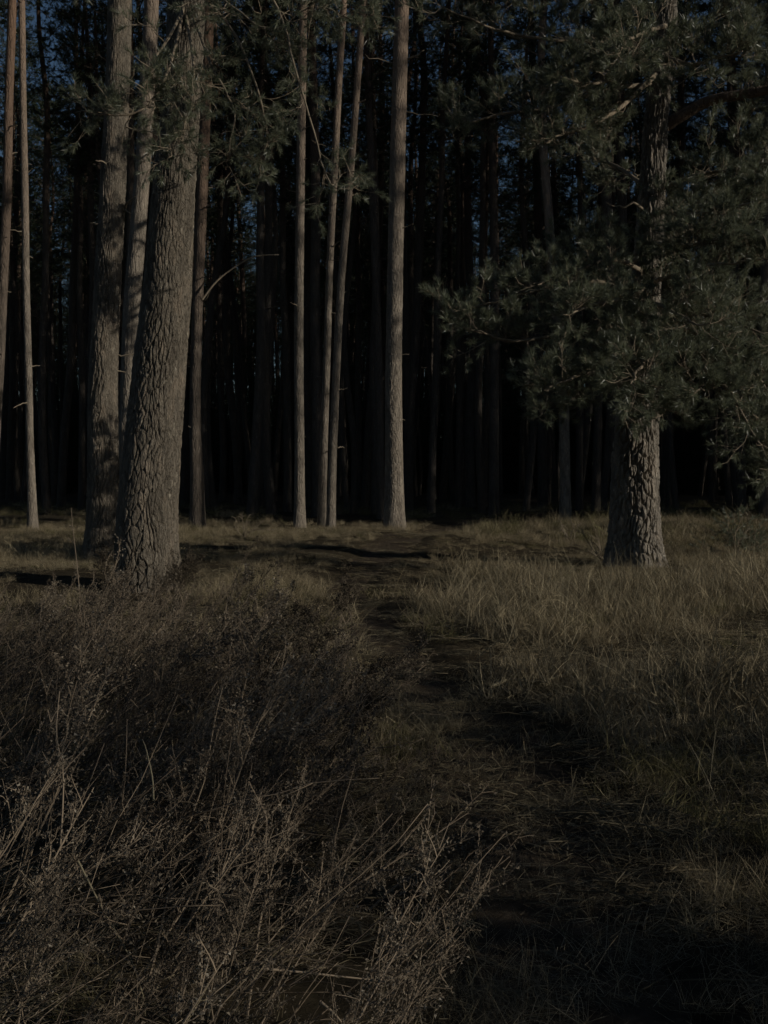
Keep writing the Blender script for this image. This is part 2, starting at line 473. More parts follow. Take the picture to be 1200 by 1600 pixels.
# ------------------------------------------------------------------ needles and branches
def needles(mb, pos, dr, n, length, width, stem, spread=0.75, mat=0, tint=None, g_=rng, back=0.0):
    """bottle-brush shoots: n thin triangular needles round each shoot"""
    pos = np.asarray(pos, float); dr = np.asarray(dr, float)
    dr = dr / (np.linalg.norm(dr, axis=1)[:, None] + 1e-9)
    S = len(pos)
    ref = np.where(np.abs(dr[:, 2:3]) > 0.9, np.array([[1.0, 0, 0]]), np.array([[0, 0, 1.0]]))
    u = np.cross(dr, ref); u /= np.linalg.norm(u, axis=1)[:, None]
    w = np.cross(dr, u)
    az = g_.uniform(0, 2 * np.pi, (S, n))
    al = np.clip(g_.normal(spread, 0.22, (S, n)), 0.12, 1.5)
    st = g_.uniform(back, 1, (S, n)) ** 0.8
    L = length * g_.uniform(0.65, 1.15, (S, n)) * g_.uniform(0.8, 1.15, (S, 1))
    al = al * (1.15 - 0.55 * st)
    rad = np.cos(az)[..., None] * u[:, None] + np.sin(az)[..., None] * w[:, None]
    nd = np.cos(al)[..., None] * dr[:, None] + np.sin(al)[..., None] * rad
    nd = nd + g_.normal(0, 0.08, nd.shape)
    b = pos[:, None] + dr[:, None] * (st * stem)[..., None]
    tip = b + nd * L[..., None]
    side = np.cross(nd, g_.normal(0, 1, nd.shape)); side /= np.linalg.norm(side, axis=2)[..., None] + 1e-9
    h = side * width / 2
    v = np.stack([b - h, b + h, tip], 2).reshape(-1, 3)
    t = np.arange(len(v)).reshape(-1, 3)
    if tint is None:
        tint = np.clip(g_.normal(0.42, 0.16, S), 0.02, 0.7)
    tt = np.clip(np.repeat(tint, n) + g_.normal(0, 0.10, S * n), 0, 0.74)
    dead = g_.random(S * n) < 0.03
    tt = np.where(dead, 0.95, tt)
    mb.add(v, tris=t, mat=mat, tint=np.repeat(tt, 3))

def unit(v):
    return v / (np.linalg.norm(v) + 1e-9)

def limb_foliage(mb, P, g_, sub_len=0.9, sub_n=16, start=0.2, twig_n=8, twig_len=0.22, up=0.25, flat=0.5, shoots=None, r_sub=0.010, bare=0.25, wig=0.16, sub_shoots=True):
    """side branches and twigs along a limb; returns shoot positions and directions"""
    sp, sd = shoots
    n = len(P)
    T = np.gradient(P, axis=0)
    for k in range(sub_n):
        t = start + (1 - start) * (k + g_.uniform(0, 1)) / sub_n
        f = min(int(t * (n - 1)), n - 2)
        a = P[f] + (P[f + 1] - P[f]) * (t * (n - 1) - f)
        tan = unit(T[f])
        s = g_.normal(0, 1, 3); s[2] *= flat
        s -= tan * (s @ tan); s = unit(s)
        d = unit(tan * g_.uniform(0.35, 0.9) + s * g_.uniform(0.6, 1.0) + np.array([0, 0, g_.uniform(-0.15, 0.25)]))
        L = sub_len * (1.15 - 0.65 * t) * g_.uniform(0.55, 1.15)
        m = 9
        q = np.zeros((m, 3)); q[0] = a
        dd = d.copy()
        for c in range(1, m):
            dd = unit(dd + g_.normal(0, wig, 3) + np.array([0, 0, up * 0.35 * (c / m)]))
            q[c] = q[c - 1] + dd * L / (m - 1)
        mb.tube(q, np.linspace(r_sub * (0.6 + L), 0.0028, m), 4, 1, 0.5)
        for c in range(twig_n):
            tt = bare + (1 - bare) * (c + g_.uniform(0, 1)) / twig_n
            e = min(int(tt * (m - 1)), m - 2)
            b = q[e] + (q[e + 1] - q[e]) * (tt * (m - 1) - e)
            tn = unit(q[e + 1] - q[e])
            s = g_.normal(0, 1, 3); s -= tn * (s @ tn); s = unit(s)
            d2 = unit(tn * g_.uniform(0.5, 1.1) + s * 0.8 + np.array([0, 0, up * g_.uniform(0.2, 1.2)]))
            l2 = twig_len * g_.uniform(0.4, 1.2)
            mid = b + d2 * l2 * 0.55 + g_.normal(0, 0.018, 3)
            d3 = unit(d2 + np.array([0, 0, up]) + g_.normal(0, 0.2, 3))
            end = mid + d3 * l2 * 0.45
            mb.tube(np.array([b, mid, end]), [0.0034, 0.0028, 0.0022], 3, 1, 0.5)
            sp.append(end - d3 * 0.03); sd.append(d3)
            if g_.random() < 0.55:
                s = unit(g_.normal(0, 1, 3))
                sp.append(mid); sd.append(unit(d2 + s * 0.7 + np.array([0, 0, up])))
        if sub_shoots:
            sp.append(q[-1]); sd.append(unit(q[-1] - q[-2] + np.array([0, 0, up * 0.3])))

def far_crown(name, H, Rm, nb, nc, nn, seed, nlen=0.17, nwid=0.017):
    """crown of a pine in the wood, origin at the foot of the crown"""
    g_ = np.random.default_rng(seed)
    mb = MB()
    pos, dr = [], []
    for b in range(nb):
        t = (b + g_.uniform(0, 1)) / nb
        z = H * t
        prof = Rm * (0.35 + 0.65 * math.sin(math.pi * min(1, 0.25 + 0.75 * (1 - t)))) * (1.05 - 0.75 * t)
        L = prof * g_.uniform(0.55, 1.25)
        az = b * 2.4 + g_.uniform(-0.6, 0.6)
        out = np.array([math.cos(az), math.sin(az), 0])
        rise = g_.uniform(-0.15, 0.45) + 0.3 * t
        m = 8
        s = np.linspace(0, 1, m)[:, None]
        p = np.array([0, 0, z]) + out * L * s + np.array([0, 0, 1.0]) * (rise * L * s ** 1.4) + np.cumsum(g_.normal(0, 0.035 * L, (m, 3)), axis=0) * s
        mb.tube(p, np.linspace(0.032 * (1.1 - 0.7 * t), 0.006, m), 3, 1, 0.5)
        for c in range(nc):
            tt = 0.25 + 0.75 * g_.random() ** 0.7
            e = min(int(tt * (m - 1)), m - 2)
            a = p[e] + (p[e + 1] - p[e]) * (tt * (m - 1) - e)
            off = g_.normal(0, 1, 3) * np.array([1, 1, 0.55]) * 0.24 * (0.5 + L * 0.35)
            pos.append(a + off); dr.append(out * 0.6 + off + np.array([0, 0, 0.35]) + g_.normal(0, 0.3, 3))
            if c % 3 == 0:
                mb.tube(np.array([a, a + off * 0.6 + g_.normal(0, 0.03, 3), a + off]), [0.009, 0.007, 0.005], 3, 1, 0.5)
    S = len(pos)
    needles(mb, pos, dr, nn, nlen, nwid, 0.16, spread=0.85, tint=np.clip(g_.normal(0.45, 0.2, S), 0, 0.8), g_=g_)
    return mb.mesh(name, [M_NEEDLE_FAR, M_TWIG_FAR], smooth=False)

CROWNS = [far_crown("crown_mesh", 9.5, 2.1, 50, 19, 19, 100), far_crown("crown_mesh", 10.5, 1.8, 52, 18, 19, 101),
          far_crown("crown_mesh", 8.5, 2.5, 50, 20, 19, 102), far_crown("crown_mesh", 11.0, 2.2, 56, 17, 19, 103)]

def far_trunk(name, H, r0, seed, dead=12, crown_at=0.55):
    g_ = np.random.default_rng(seed)
    zz = np.linspace(-0.2, H, 9)
    bend = np.cumsum(g_.normal(0, 0.11, (9, 2)), axis=0); bend -= bend[0]
    c = np.column_stack([bend, zz])
    r = np.interp(zz, [0, 0.25 * H, 0.6 * H, H], [r0, r0 * 0.86, r0 * 0.66, 0.02])
    v, q, C, _ = trunk_mesh(name, c, r, 14, 0.006, 0.08, 0.2, None, seed, flare=0.3, flare_h=0.4, root=0.2, nv=90)
    mb = MB(); mb.add(v, quads=q, mat=0)
    for k in range(dead):
        h = H * (0.22 + 0.36 * (k + g_.random()) / dead)
        a = g_.uniform(0, 6.28)
        e = int(np.argmin(abs(C[:, 2] - h)))
        d = np.array([math.cos(a), math.sin(a), g_.uniform(-0.25, 0.35)])
        L = g_.uniform(0.3, 1.5) * (0.4 + h / H)
        p = stub(mb, C[e, :3] + d * C[e, 3] * 0.5, d, L, 0.016, seed * 50 + k, bend=g_.uniform(-0.25, 0.3))
        for s in range(3):
            if L > 0.6:
                b = p[3 + s]
                d2 = unit(d + g_.normal(0, 0.6, 3))
                mb.tube(np.array([b, b + d2 * L * 0.2, b + d2 * L * 0.36 + g_.normal(0, 0.03, 3)]), [0.008, 0.006, 0.003], 3, 1)
    top = C[int(np.argmin(abs(C[:, 2] - H * crown_at))), :3]
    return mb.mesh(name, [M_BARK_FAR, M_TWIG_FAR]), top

FAR = []
for k, (H, r0, ca) in enumerate([(20.5, 0.135, 0.54), (22.0, 0.155, 0.56), (18.5, 0.12, 0.54), (23.5, 0.17, 0.56)]):
    me, top = far_trunk("trunk_mesh", H, r0, 300 + k, crown_at=ca)
    FAR.append((me, top, CROWNS[k], H))

def far_tree(x, y, k, rz, sc, label, group, tilt=(0, 0), zs=1.0):
    t = thing("pine_tree", label, "tree", (x, y, float(gz(x, y)) - 0.02), group)
    t.rotation_euler = (tilt[0], tilt[1], rz)
    t.scale = (sc, sc, sc * zs)
    me, top, cr, H = FAR[k]
    link("trunk", me, t)
    c = link("crown", cr, t, loc=top)
    return t

# ------------------------------------------------------------------ the front pines, read off the photograph
def front_pine(label, d, pts, wid, top_z, mat, nu=48, nv=300, bark=0.012, cw=0.055, ch=0.16, crown=None, crown_z=12.0, flare=0.35, root=0.25, seed=1, flare_h=0.45, stubs=(), fade_h=9.0, crown_s=1.0, crack=0.2, rel=0.45, n_stub=9):
    """pts: (x, y) photo pixels up the stem; wid: stem width in pixels at those points; d: metres ahead"""
    c = [px(x, y, d) for x, y in pts]
    r = [w * d / F / 2 for w in wid]
    base = c[0].copy()
    base[2] = float(gzp(base[0], base[1]))
    c[0] = base - np.array([0, 0, 0.12])
    up = unit(c[-1] - c[-2]) * 0.5 + np.array([0, 0, 0.5]); up /= up[2]
    zl = c[-1][2]
    rl = r[-1]
    for f in (0.35, 0.7, 1.0):
        c.append(c[len(pts) - 1] + up * (top_z - zl) * f)
        r.append(max(0.03, rl * (1 - f * 0.8)))
    c = np.array(c) - base
    v, q, C, tn_ = trunk_mesh("trunk", c, np.array(r), nu, bark, cw, ch, mat, seed, flare, flare_h, root, fade_h, nv, crack, rel)
    mb = MB(); mb.add(v, quads=q, mat=0, tint=tn_)
    for k, (x0, y0, x1, y1, dd, rr) in enumerate(stubs):
        a = px(x0, y0, d) - base; b = px(x1, y1, d + dd) - base
        stub(mb, a, b - a, np.linalg.norm(b - a), rr, seed * 77 + k, bend=0.05)
    sg = np.random.default_rng(seed + 900)
    for k in range(n_stub):
        h = 1.6 + (min(10.5, top_z * 0.6) - 1.6) * (k + sg.random()) / n_stub
        e = int(np.argmin(abs(C[:, 2] - h))); a = sg.uniform(0, 6.28)
        dd = np.array([math.cos(a), math.sin(a), sg.uniform(-0.15, 0.4)]); L = sg.choice([0.08, 0.14, 0.3, 0.55]) * sg.uniform(0.7, 1.3)
        stub(mb, C[e, :3] + dd * C[e, 3] * 0.7, dd, L + C[e, 3] * 0.3, sg.uniform(0.010, 0.02), seed * 91 + k, bend=sg.uniform(-0.2, 0.2))
    t = thing("pine_tree", label, "tree", base)
    link("trunk", mb.mesh("trunk", [mat, M_TWIG]), t)
    if crown is not None:
        e = int(np.argmin(abs(C[:, 2] - crown_z)))
        link("crown", CROWNS[crown], t, loc=C[e, :3], rot=(0, 0, seed * 1.7), scale=crown_s)
    return t, base, C

A, A_base, A_C = front_pine("thick foreground pine with cracked bark rising from the weeds, its branches hanging into view", 10.6,
    [(231, 940), (230, 800), (247, 600), (262, 450), (271, 300), (283, 150), (291, 0)], [104, 94, 83, 74, 64, 58, 54], 17.0, M_BARK_OLD,
    nu=250, nv=640, bark=0.034, n_stub=0, cw=0.050, ch=0.18, crack=0.16, rel=0.22, crown=2, crown_z=8.2, flare=0.10, seed=5, flare_h=0.35, fade_h=12)
B, B_base, B_C = front_pine("stout dappled pine standing just left behind the thick foreground pine", 14.8,
    [(152, 884), (161, 800), (161, 600), (168, 450), (176, 300), (183, 150), (187, 0)], [52, 50, 45, 41, 39, 37, 36], 18.5, M_BARK_OLD,
    nu=130, nv=420, bark=0.028, cw=0.054, ch=0.17, crack=0.22, rel=0.3, crown=3, crown_z=9.5, flare=0.12, seed=6,
    stubs=[(196, 325, 217, 313, -0.2, 0.022), (196, 327, 210, 334, -0.2, 0.016), (192, 128, 217, 116, -0.3, 0.03), (158, 305, 146, 303, 0, 0.015)])
front_pine("medium pine half hidden between the two stout pines", 17.2,
    [(196, 866), (199, 700), (205, 500), (214, 380), (224, 250), (231, 120), (237, 0)], [29, 27, 26, 25, 24, 23, 22], 18.0, M_BARK,
    nu=72, nv=360, bark=0.011, cw=0.05, ch=0.14, crown=0, crown_z=10.5, seed=7)
D, D_base, D_C = front_pine("slim pine with orange flaky upper bark right behind the thick foreground pine", 24.0,
    [(309, 828), (308, 750), (305, 640), (308, 500), (314, 350), (319, 220), (327, 0)], [24, 21, 18, 17, 17, 17, 16], 20.0, M_BARK_FLAKE,
    nu=64, nv=360, bark=0.011, cw=0.05, ch=0.13, crown=1, crown_z=12.5, seed=8, flare=0.25,
    stubs=[(318, 325, 336, 318, -0.3, 0.022), (318, 470, 332, 458, -0.2, 0.018), (300, 560, 290, 555, 0, 0.012)])
front_pine("thin pale sunlit pine alone near the frame's left side", 24.4,
    [(52, 827), (47, 700), (45, 600), (41, 450), (39, 300), (36, 150), (34, 0)], [15, 12, 11.5, 11, 11, 10, 10], 17.0, M_BARK,
    nu=48, nv=320, bark=0.007, cw=0.045, ch=0.12, crown=0, crown_z=11.5, seed=9, flare=0.35,
    stubs=[(36, 275, 22, 265, 0, 0.012), (38, 275, 52, 267, 0, 0.012), (44, 560, 35, 553, 0, 0.01), (45, 605, 34, 600, 0, 0.01)])
front_pine("reddish leaning pine cut by the left picture edge", 20.5,
    [(-14, 845), (-8, 700), (0, 560), (6, 420), (11, 300), (14, 150), (19, 0)], [18, 15, 14, 14, 14, 13, 13], 19.0, M_BARK_FLAKE,
    nu=56, nv=320, bark=0.010, cw=0.05, ch=0.13, crown=2, crown_z=11.5, seed=10)
front_pine("slim straight sunlit pine, leftmost of the three pale stems mid-clearing", 24.6,
    [(468, 828), (468, 700), (467, 550), (468, 400), (470, 250), (472, 120), (474, 0)], [18, 15.5, 14.5, 14, 13.5, 13, 12], 20.0, M_BARK,
    nu=56, nv=340, bark=0.010, cw=0.045, ch=0.12, crown=3, crown_z=13.0, seed=11)
front_pine("slender pine standing close beside its curved twin, the left one of the pair", 24.9,
    [(502, 827), (506, 700), (511, 550), (516, 400), (523, 260), (530, 120), (537, 0)], [14, 12.5, 11.5, 11, 11, 10.5, 10], 19.0, M_BARK,
    nu=52, nv=320, bark=0.008, cw=0.045, ch=0.12, crown=1, crown_z=12.5, seed=12, flare=0.25)
front_pine("slender curved pine leaning right, the right one of the close pair", 24.5,
    [(517, 828), (520, 720), (526, 570), (534, 430), (546, 290), (557, 150), (567, 0)], [14, 12.5, 12, 11.5, 11, 10.5, 10], 19.0, M_BARK,
    nu=52, nv=320, bark=0.008, cw=0.045, ch=0.12, crown=0, crown_z=12.7, seed=13, flare=0.25)
front_pine("tall straight sunlit pine at the centre where the path enters the forest", 22.7,
    [(617, 834), (616, 740), (615, 600), (617, 450), (620, 300), (624, 150), (628, 0)], [33, 29, 26, 25, 24, 23, 22], 21.0, M_BARK,
    nu=90, nv=460, bark=0.013, cw=0.048, ch=0.13, crown=2, crown_z=13.0, seed=14, flare=0.28,
    stubs=[(634, 95, 661, 83, -0.3, 0.028), (632, 45, 640, 40, 0, 0.02)])
K, K_base, K_C = front_pine("old bushy pine with deeply furrowed trunk and low spreading needle branches", 14.0,
    [(992, 892), (992, 800), (994, 700), (1003, 520), (1013, 400), (1024, 210), (1036, 80), (1042, 0)], [84, 76, 69, 52, 42, 37, 33, 31], 11.5, M_BARK_DEEP,
    nu=220, nv=560, n_stub=0, bark=0.056, cw=0.060, ch=0.20, crack=0.34, crown=None, flare=0.24, seed=22, flare_h=0.36, root=0.75, fade_h=9)

# dim stems further in that can still be told apart
DIM = [("dim pine stem between the orange-barked slim pine and the pale stems", 425, 433, 13, 33, 1),
       ("very thin dim stem left of the dim stem behind the pale ones", 407, 412, 7, 40, 0),
       ("faint thin stem just right of the orange-barked slim pine", 336, 338, 8, 39, 2),
       ("dim leaning stem right of the thin pale pine at the left", 74, 92, 11, 34, 1),
       ("dark straight stem left of the stout dappled pine", 127, 136, 9, 36, 0),
       ("dim stem right behind the close pair of slender pines", 544, 552, 8, 38, 2),
       ("dark stem close behind the left side of the tall central pine", 597, 600, 13, 30, 3),
       ("faint stem with one sunlit patch right of the tall central pine", 716, 722, 8, 38, 0),
       ("dark stem under the left tip of the low pine branches", 754, 762, 10, 33, 1),
       ("dark leaning stem under the low pine branches, thickest of its neighbours", 772, 802, 14, 32, 3),
       ("dark stem behind the left of the old bushy pine trunk", 905, 912, 10, 36, 0),
       ("thick dark stem right behind the old bushy pine", 968, 972, 18, 28, 3),
       ("faint stem right of the old bushy pine trunk", 1058, 1064, 9, 36, 2),
       ("dark stem cut by the right picture edge beyond the old bushy pine", 1196, 1203, 14, 25, 1)]
placed = []
for k, (lab, x0, x1, w, d, v) in enumerate(DIM):
    b = px(x0, 800, d); t_ = px(x1, 0, d)
    r0 = (0.135, 0.155, 0.12, 0.17)[v] * 0.84
    sc = w * d / F / 2 / r0
    ang = math.atan2(t_[0] - b[0], t_[2] - b[2])
    far_tree(b[0], d, v, 0.0, sc, lab, None, tilt=(0, ang), zs=min(1.5, max(0.75, 20.0 / (FAR[v][3] * sc))))
    placed.append((b[0], d))

# the bent stem seen below the upper branches of the old pine
front_pine("bent pine stem catching light left of the old bushy pine", 28.0,
    [(884, 815), (880, 600), (872, 500), (863, 420), (856, 320), (849, 230), (846, 100), (850, 0)], [17, 16, 16, 15, 14, 13, 12, 11], 15.0, M_BARK,
    nu=40, nv=260, bark=0.009, cw=0.05, ch=0.13, crown=1, crown_z=10.0, seed=31, crown_s=0.8)

# the forest behind: pines one by one
frng = np.random.default_rng(5)
cand = []
tries = 0
while len(cand) < 225 and tries < 40000:
    tries += 1
    y = math.sqrt(frng.uniform(31.5 ** 2, 82.0 ** 2))
    x = frng.uniform(-0.38, 0.38) * y
    if y < 34 and abs(x - np.interp(y, PATH[:, 1], PATH[:, 0])) < 1.3:
        continue
    md = 1.55 if y < 50 else 1.8
    if y < 48 and 600 + F * x / y < 70:
        continue
    if any((x - a) ** 2 + (y - b) ** 2 < md * md for a, b in cand) or any((x - a) ** 2 + (y - b) ** 2 < 1.2 for a, b in placed):
        continue
    cand.append((x, y))
for x, y in cand:
    k = int(frng.integers(0, 4))
    near = y < 40
    far_tree(x, y, k, frng.uniform(0, 6.28), frng.uniform(0.8, 1.1), "slender shadowed pine among the dense dark stems of the forest interior", "pines of the dark forest interior", tilt=(frng.normal(0, 0.02), frng.normal(0, 0.022)))

# ------------------------------------------------------------------ instanced stuff
def scatter(name, protos, pts, rots, scl, idx, label, cat, kind="stuff"):
    c = bpy.data.collections.new(name + "_pieces")
    for k, me in enumerate(protos):
        o = bpy.data.objects.new("piece_%02d" % k, me)
        c.objects.link(o)
    me = bpy.data.meshes.new(name)
    me.vertices.add(len(pts))
    me.vertices.foreach_set("co", np.asarray(pts, np.float32).ravel())
    a = me.attributes.new("rot", 'FLOAT_VECTOR', 'POINT'); a.data.foreach_set("vector", np.asarray(rots, np.float32).ravel())
    a = me.attributes.new("scl", 'FLOAT_VECTOR', 'POINT'); a.data.foreach_set("vector", np.asarray(scl, np.float32).ravel())
    a = me.attributes.new("idx", 'INT', 'POINT'); a.data.foreach_set("value", np.asarray(idx, np.int32))
    o = link(name, me)
    ng = bpy.data.node_groups.new(name, 'GeometryNodeTree')
    ng.interface.new_socket("Geometry", in_out='INPUT', socket_type='NodeSocketGeometry')
    ng.interface.new_socket("Geometry", in_out='OUTPUT', socket_type='NodeSocketGeometry')
    n, l = ng.nodes, ng.links
    gi = n.new("NodeGroupInput"); go = n.new("NodeGroupOutput")
    ci = n.new("GeometryNodeCollectionInfo"); ci.inputs[0].default_value = c
    ci.inputs[1].default_value = True; ci.inputs[2].default_value = True
    ip = n.new("GeometryNodeInstanceOnPoints")
    def na(nm, ty):
        x = n.new("GeometryNodeInputNamedAttribute"); x.data_type = ty; x.inputs[0].default_value = nm
        return x
    r_, s_, i_ = na("rot", 'FLOAT_VECTOR'), na("scl", 'FLOAT_VECTOR'), na("idx", 'INT')
    er = n.new("FunctionNodeEulerToRotation")
    l.new(r_.outputs[0], er.inputs[0])
    l.new(gi.outputs[0], ip.inputs["Points"]); l.new(ci.outputs[0], ip.inputs["Instance"])
    ip.inputs["Pick Instance"].default_value = True
    l.new(i_.outputs[0], ip.inputs["Instance Index"]); l.new(er.outputs[0], ip.inputs["Rotation"]); l.new(s_.outputs[0], ip.inputs["Scale"])
    l.new(ip.outputs[0], go.inputs[0])
    md = o.modifiers.new("scatter", 'NODES'); md.node_group = ng
    tag(o, label, cat, kind=kind)
    return o

# far wood: beyond the last single stems and round the clearing's right flank, one mass
joined = []
for me_t, top, cr, H in FAR:
    vt = np.empty(len(me_t.vertices) * 3, np.float32); me_t.vertices.foreach_get("co", vt)
    vc = np.empty(len(cr.vertices) * 3, np.float32); cr.vertices.foreach_get("co", vc)
    def polys(me):
        lt = np.empty(len(me.polygons), np.int32); me.polygons.foreach_get("loop_total", lt)
        ls = np.empty(len(me.polygons), np.int32); me.polygons.foreach_get("loop_start", ls)
        vi = np.empty(len(me.loops), np.int32); me.loops.foreach_get("vertex_index", vi)
        mi = np.empty(len(me.polygons), np.int32); me.polygons.foreach_get("material_index", mi)
        r = []
        for s in (3, 4):
            m = lt == s
            r.append((vi[ls[m][:, None] + np.arange(s)[None]], mi[m]))
        return r
    mb = MB()
    v = vt.reshape(-1, 3); n0 = len(v)
    w = vc.reshape(-1, 3) + np.array(top)
    (t3, m3), (t4, m4) = polys(me_t)
    mb.v = [v, w]; mb.a = [np.full(len(v), 0.5), np.random.default_rng(1).uniform(0.2, 0.7, len(w))]; mb.n = len(v) + len(w)
    (c3, k3), (c4, k4) = polys(cr)
    mb.t = [t3, c3 + n0]; mb.tm = [m3, k3 + 2]
    mb.q = [t4, c4 + n0]; mb.qm = [m4, k4 + 2]
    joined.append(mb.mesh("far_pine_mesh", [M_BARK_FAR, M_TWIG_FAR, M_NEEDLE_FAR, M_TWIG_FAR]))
pts = []
while len(pts) < 520:                       # behind
    y = frng.uniform(83, 140); x = frng.uniform(-0.42, 0.42) * y
    pts.append((x, y))
while len(pts) < 960:                       # right flank, outside the frame, beyond the line of the front row's sunlight
    y = frng.uniform(4, 95); x = frng.uniform(0, 70)
    if x > 0.353 * y + 2.5 and y > 27.0 - 0.466 * x and x < 0.353 * y + 52:
        pts.append((x, y))
while len(pts) < 1060:                       # left flank, outside the frame
    y = frng.uniform(16, 80); x = -0.353 * y - frng.uniform(2.5, 22)
    pts.append((x, y))
big = len(pts)
while len(pts) < big + 760:                 # young growth closing the view at eye level
    y = frng.uniform(66, 140); x = frng.uniform(-0.40, 0.40) * y
    pts.append((x, y))
pts = np.array(pts)
N = len(pts)
fsc = frng.uniform(0.85, 1.15, N)
fsc[big:] = frng.uniform(0.6, 0.95, N - big)
fid = frng.integers(0, 4, N)
fid[big:] += 4
scatter("forest", joined + CROWNS, np.column_stack([pts, gz(pts[:, 0], pts[:, 1])]), np.column_stack([frng.normal(0, 0.02, N), frng.normal(0, 0.02, N), frng.uniform(0, 6.28, N)]),
        np.repeat(fsc[:, None], 3, 1), fid, "far-off pine wood reading as one dark mass with bits of sky between", "forest")

# pines standing in the open to the right of the view: they throw the shade over the path and the flecks on the stems
for k, (x, y, v, sc, low) in enumerate([(8.4, -0.6, 0, 0.62, 1.3), (7.0, -1.9, 1, 0.6, 1.4), (9.6, -1.2, 3, 0.6, 1.6),
                                  (15.5, 14.6, 3, 0.85, 9.0), (24, 12.6, 2, 1.0, 11.5), (17, 19.5, 1, 0.9, 10.5)]):
    me, top, cr, H = FAR[v]
    hc = {0: 9.5, 1: 10.5, 2: 8.5, 3: 11.0}[v] * sc
    t = thing("pine_tree", "pine at the clearing's edge beside the view, throwing shade across it", "tree", (x, y, float(gz(x, y)) - 0.02), "pines at the clearing's edge outside the picture")
    t.rotation_euler = (0, 0, k * 1.3)
    link("trunk", me, t, scale=(sc, sc, (low + hc) / H))
    link("crown", cr, t, loc=(top[0] * sc, top[1] * sc, low), scale=sc)
# knee-high young pines just outside the frame on the right: unseen, added to lay shade over the near path
for k, (x, y, sc) in enumerate([(2.75, 4.55, 0.24), (3.2, 3.8, 0.26), (2.6, 3.15, 0.22), (3.6, 3.2, 0.27), (3.0, 2.5, 0.24), (2.5, 1.9, 0.2), (3.4, 1.6, 0.25), (3.3, 5.0, 0.22), (2.55, 4.05, 0.22), (3.65, 3.85, 0.28)]):
    t = thing("young_pine", "unseen young pine added beside the near path to shade it", "young pine", (x, y, float(gz(x, y)) - 0.05), "unseen young pines added for shade outside the frame")
    sc *= 0.8
    t.rotation_euler = (0, 0, k * 0.9)
    link("crown", CROWNS[k % 4], t, scale=(sc * 1.1, sc * 1.1, sc))
    link("trunk", FAR[k % 4][0], t, scale=(0.16, 0.16, (9.5, 10.5, 8.5, 11.0)[k % 4] * sc / FAR[k % 4][3]))

# ------------------------------------------------------------------ branches of the old bushy pine and of the thick foreground pine
def limbs_of(tree, base, specs, seed, r0, nl=0.056, nw=0.0036, nn=64, **kw):
    """specs: (control pixels with depth, options); each limb its own part, all twigs and needles one crown"""
    g_ = np.random.default_rng(seed)
    mb = MB()
    sp, sd = [], []
    for k, (ctrl, opt) in enumerate(specs):
        P = curve([px(*c) - base for c in ctrl], 26)
        w = np.cumsum(g_.normal(0, 0.012, (26, 3)), axis=0); w -= np.linspace(0, 1, 26)[:, None] * w[-1]
        P = P + w * np.linspace(0, 1, 26)[:, None]
        o = dict(kw); o.update(opt)
        rr = o.pop("r", r0); lb = o.pop("label", None)
        lm = MB()
        lm.tube(P, np.linspace(rr, rr * o.pop("taper", 0.22), 26), 8, 0)
        lo = link("limb", lm.mesh("limb", [o.pop("mat", M_TWIG)]), tree)
        if lb: lo["label"] = lb
        if o.pop("foliage", True):
            limb_foliage(mb, P, g_, shoots=(sp, sd), **o)
    sp, sd = np.array(sp), np.array(sd)
    needles(mb, sp, sd, nn, nl, nw, 0.075, spread=0.82, g_=g_, back=0.0)
    # one bare shoot axis under each brush
    return link("crown", mb.mesh("crown", [M_NEEDLE, M_TWIG], smooth=False), tree), len(sp)

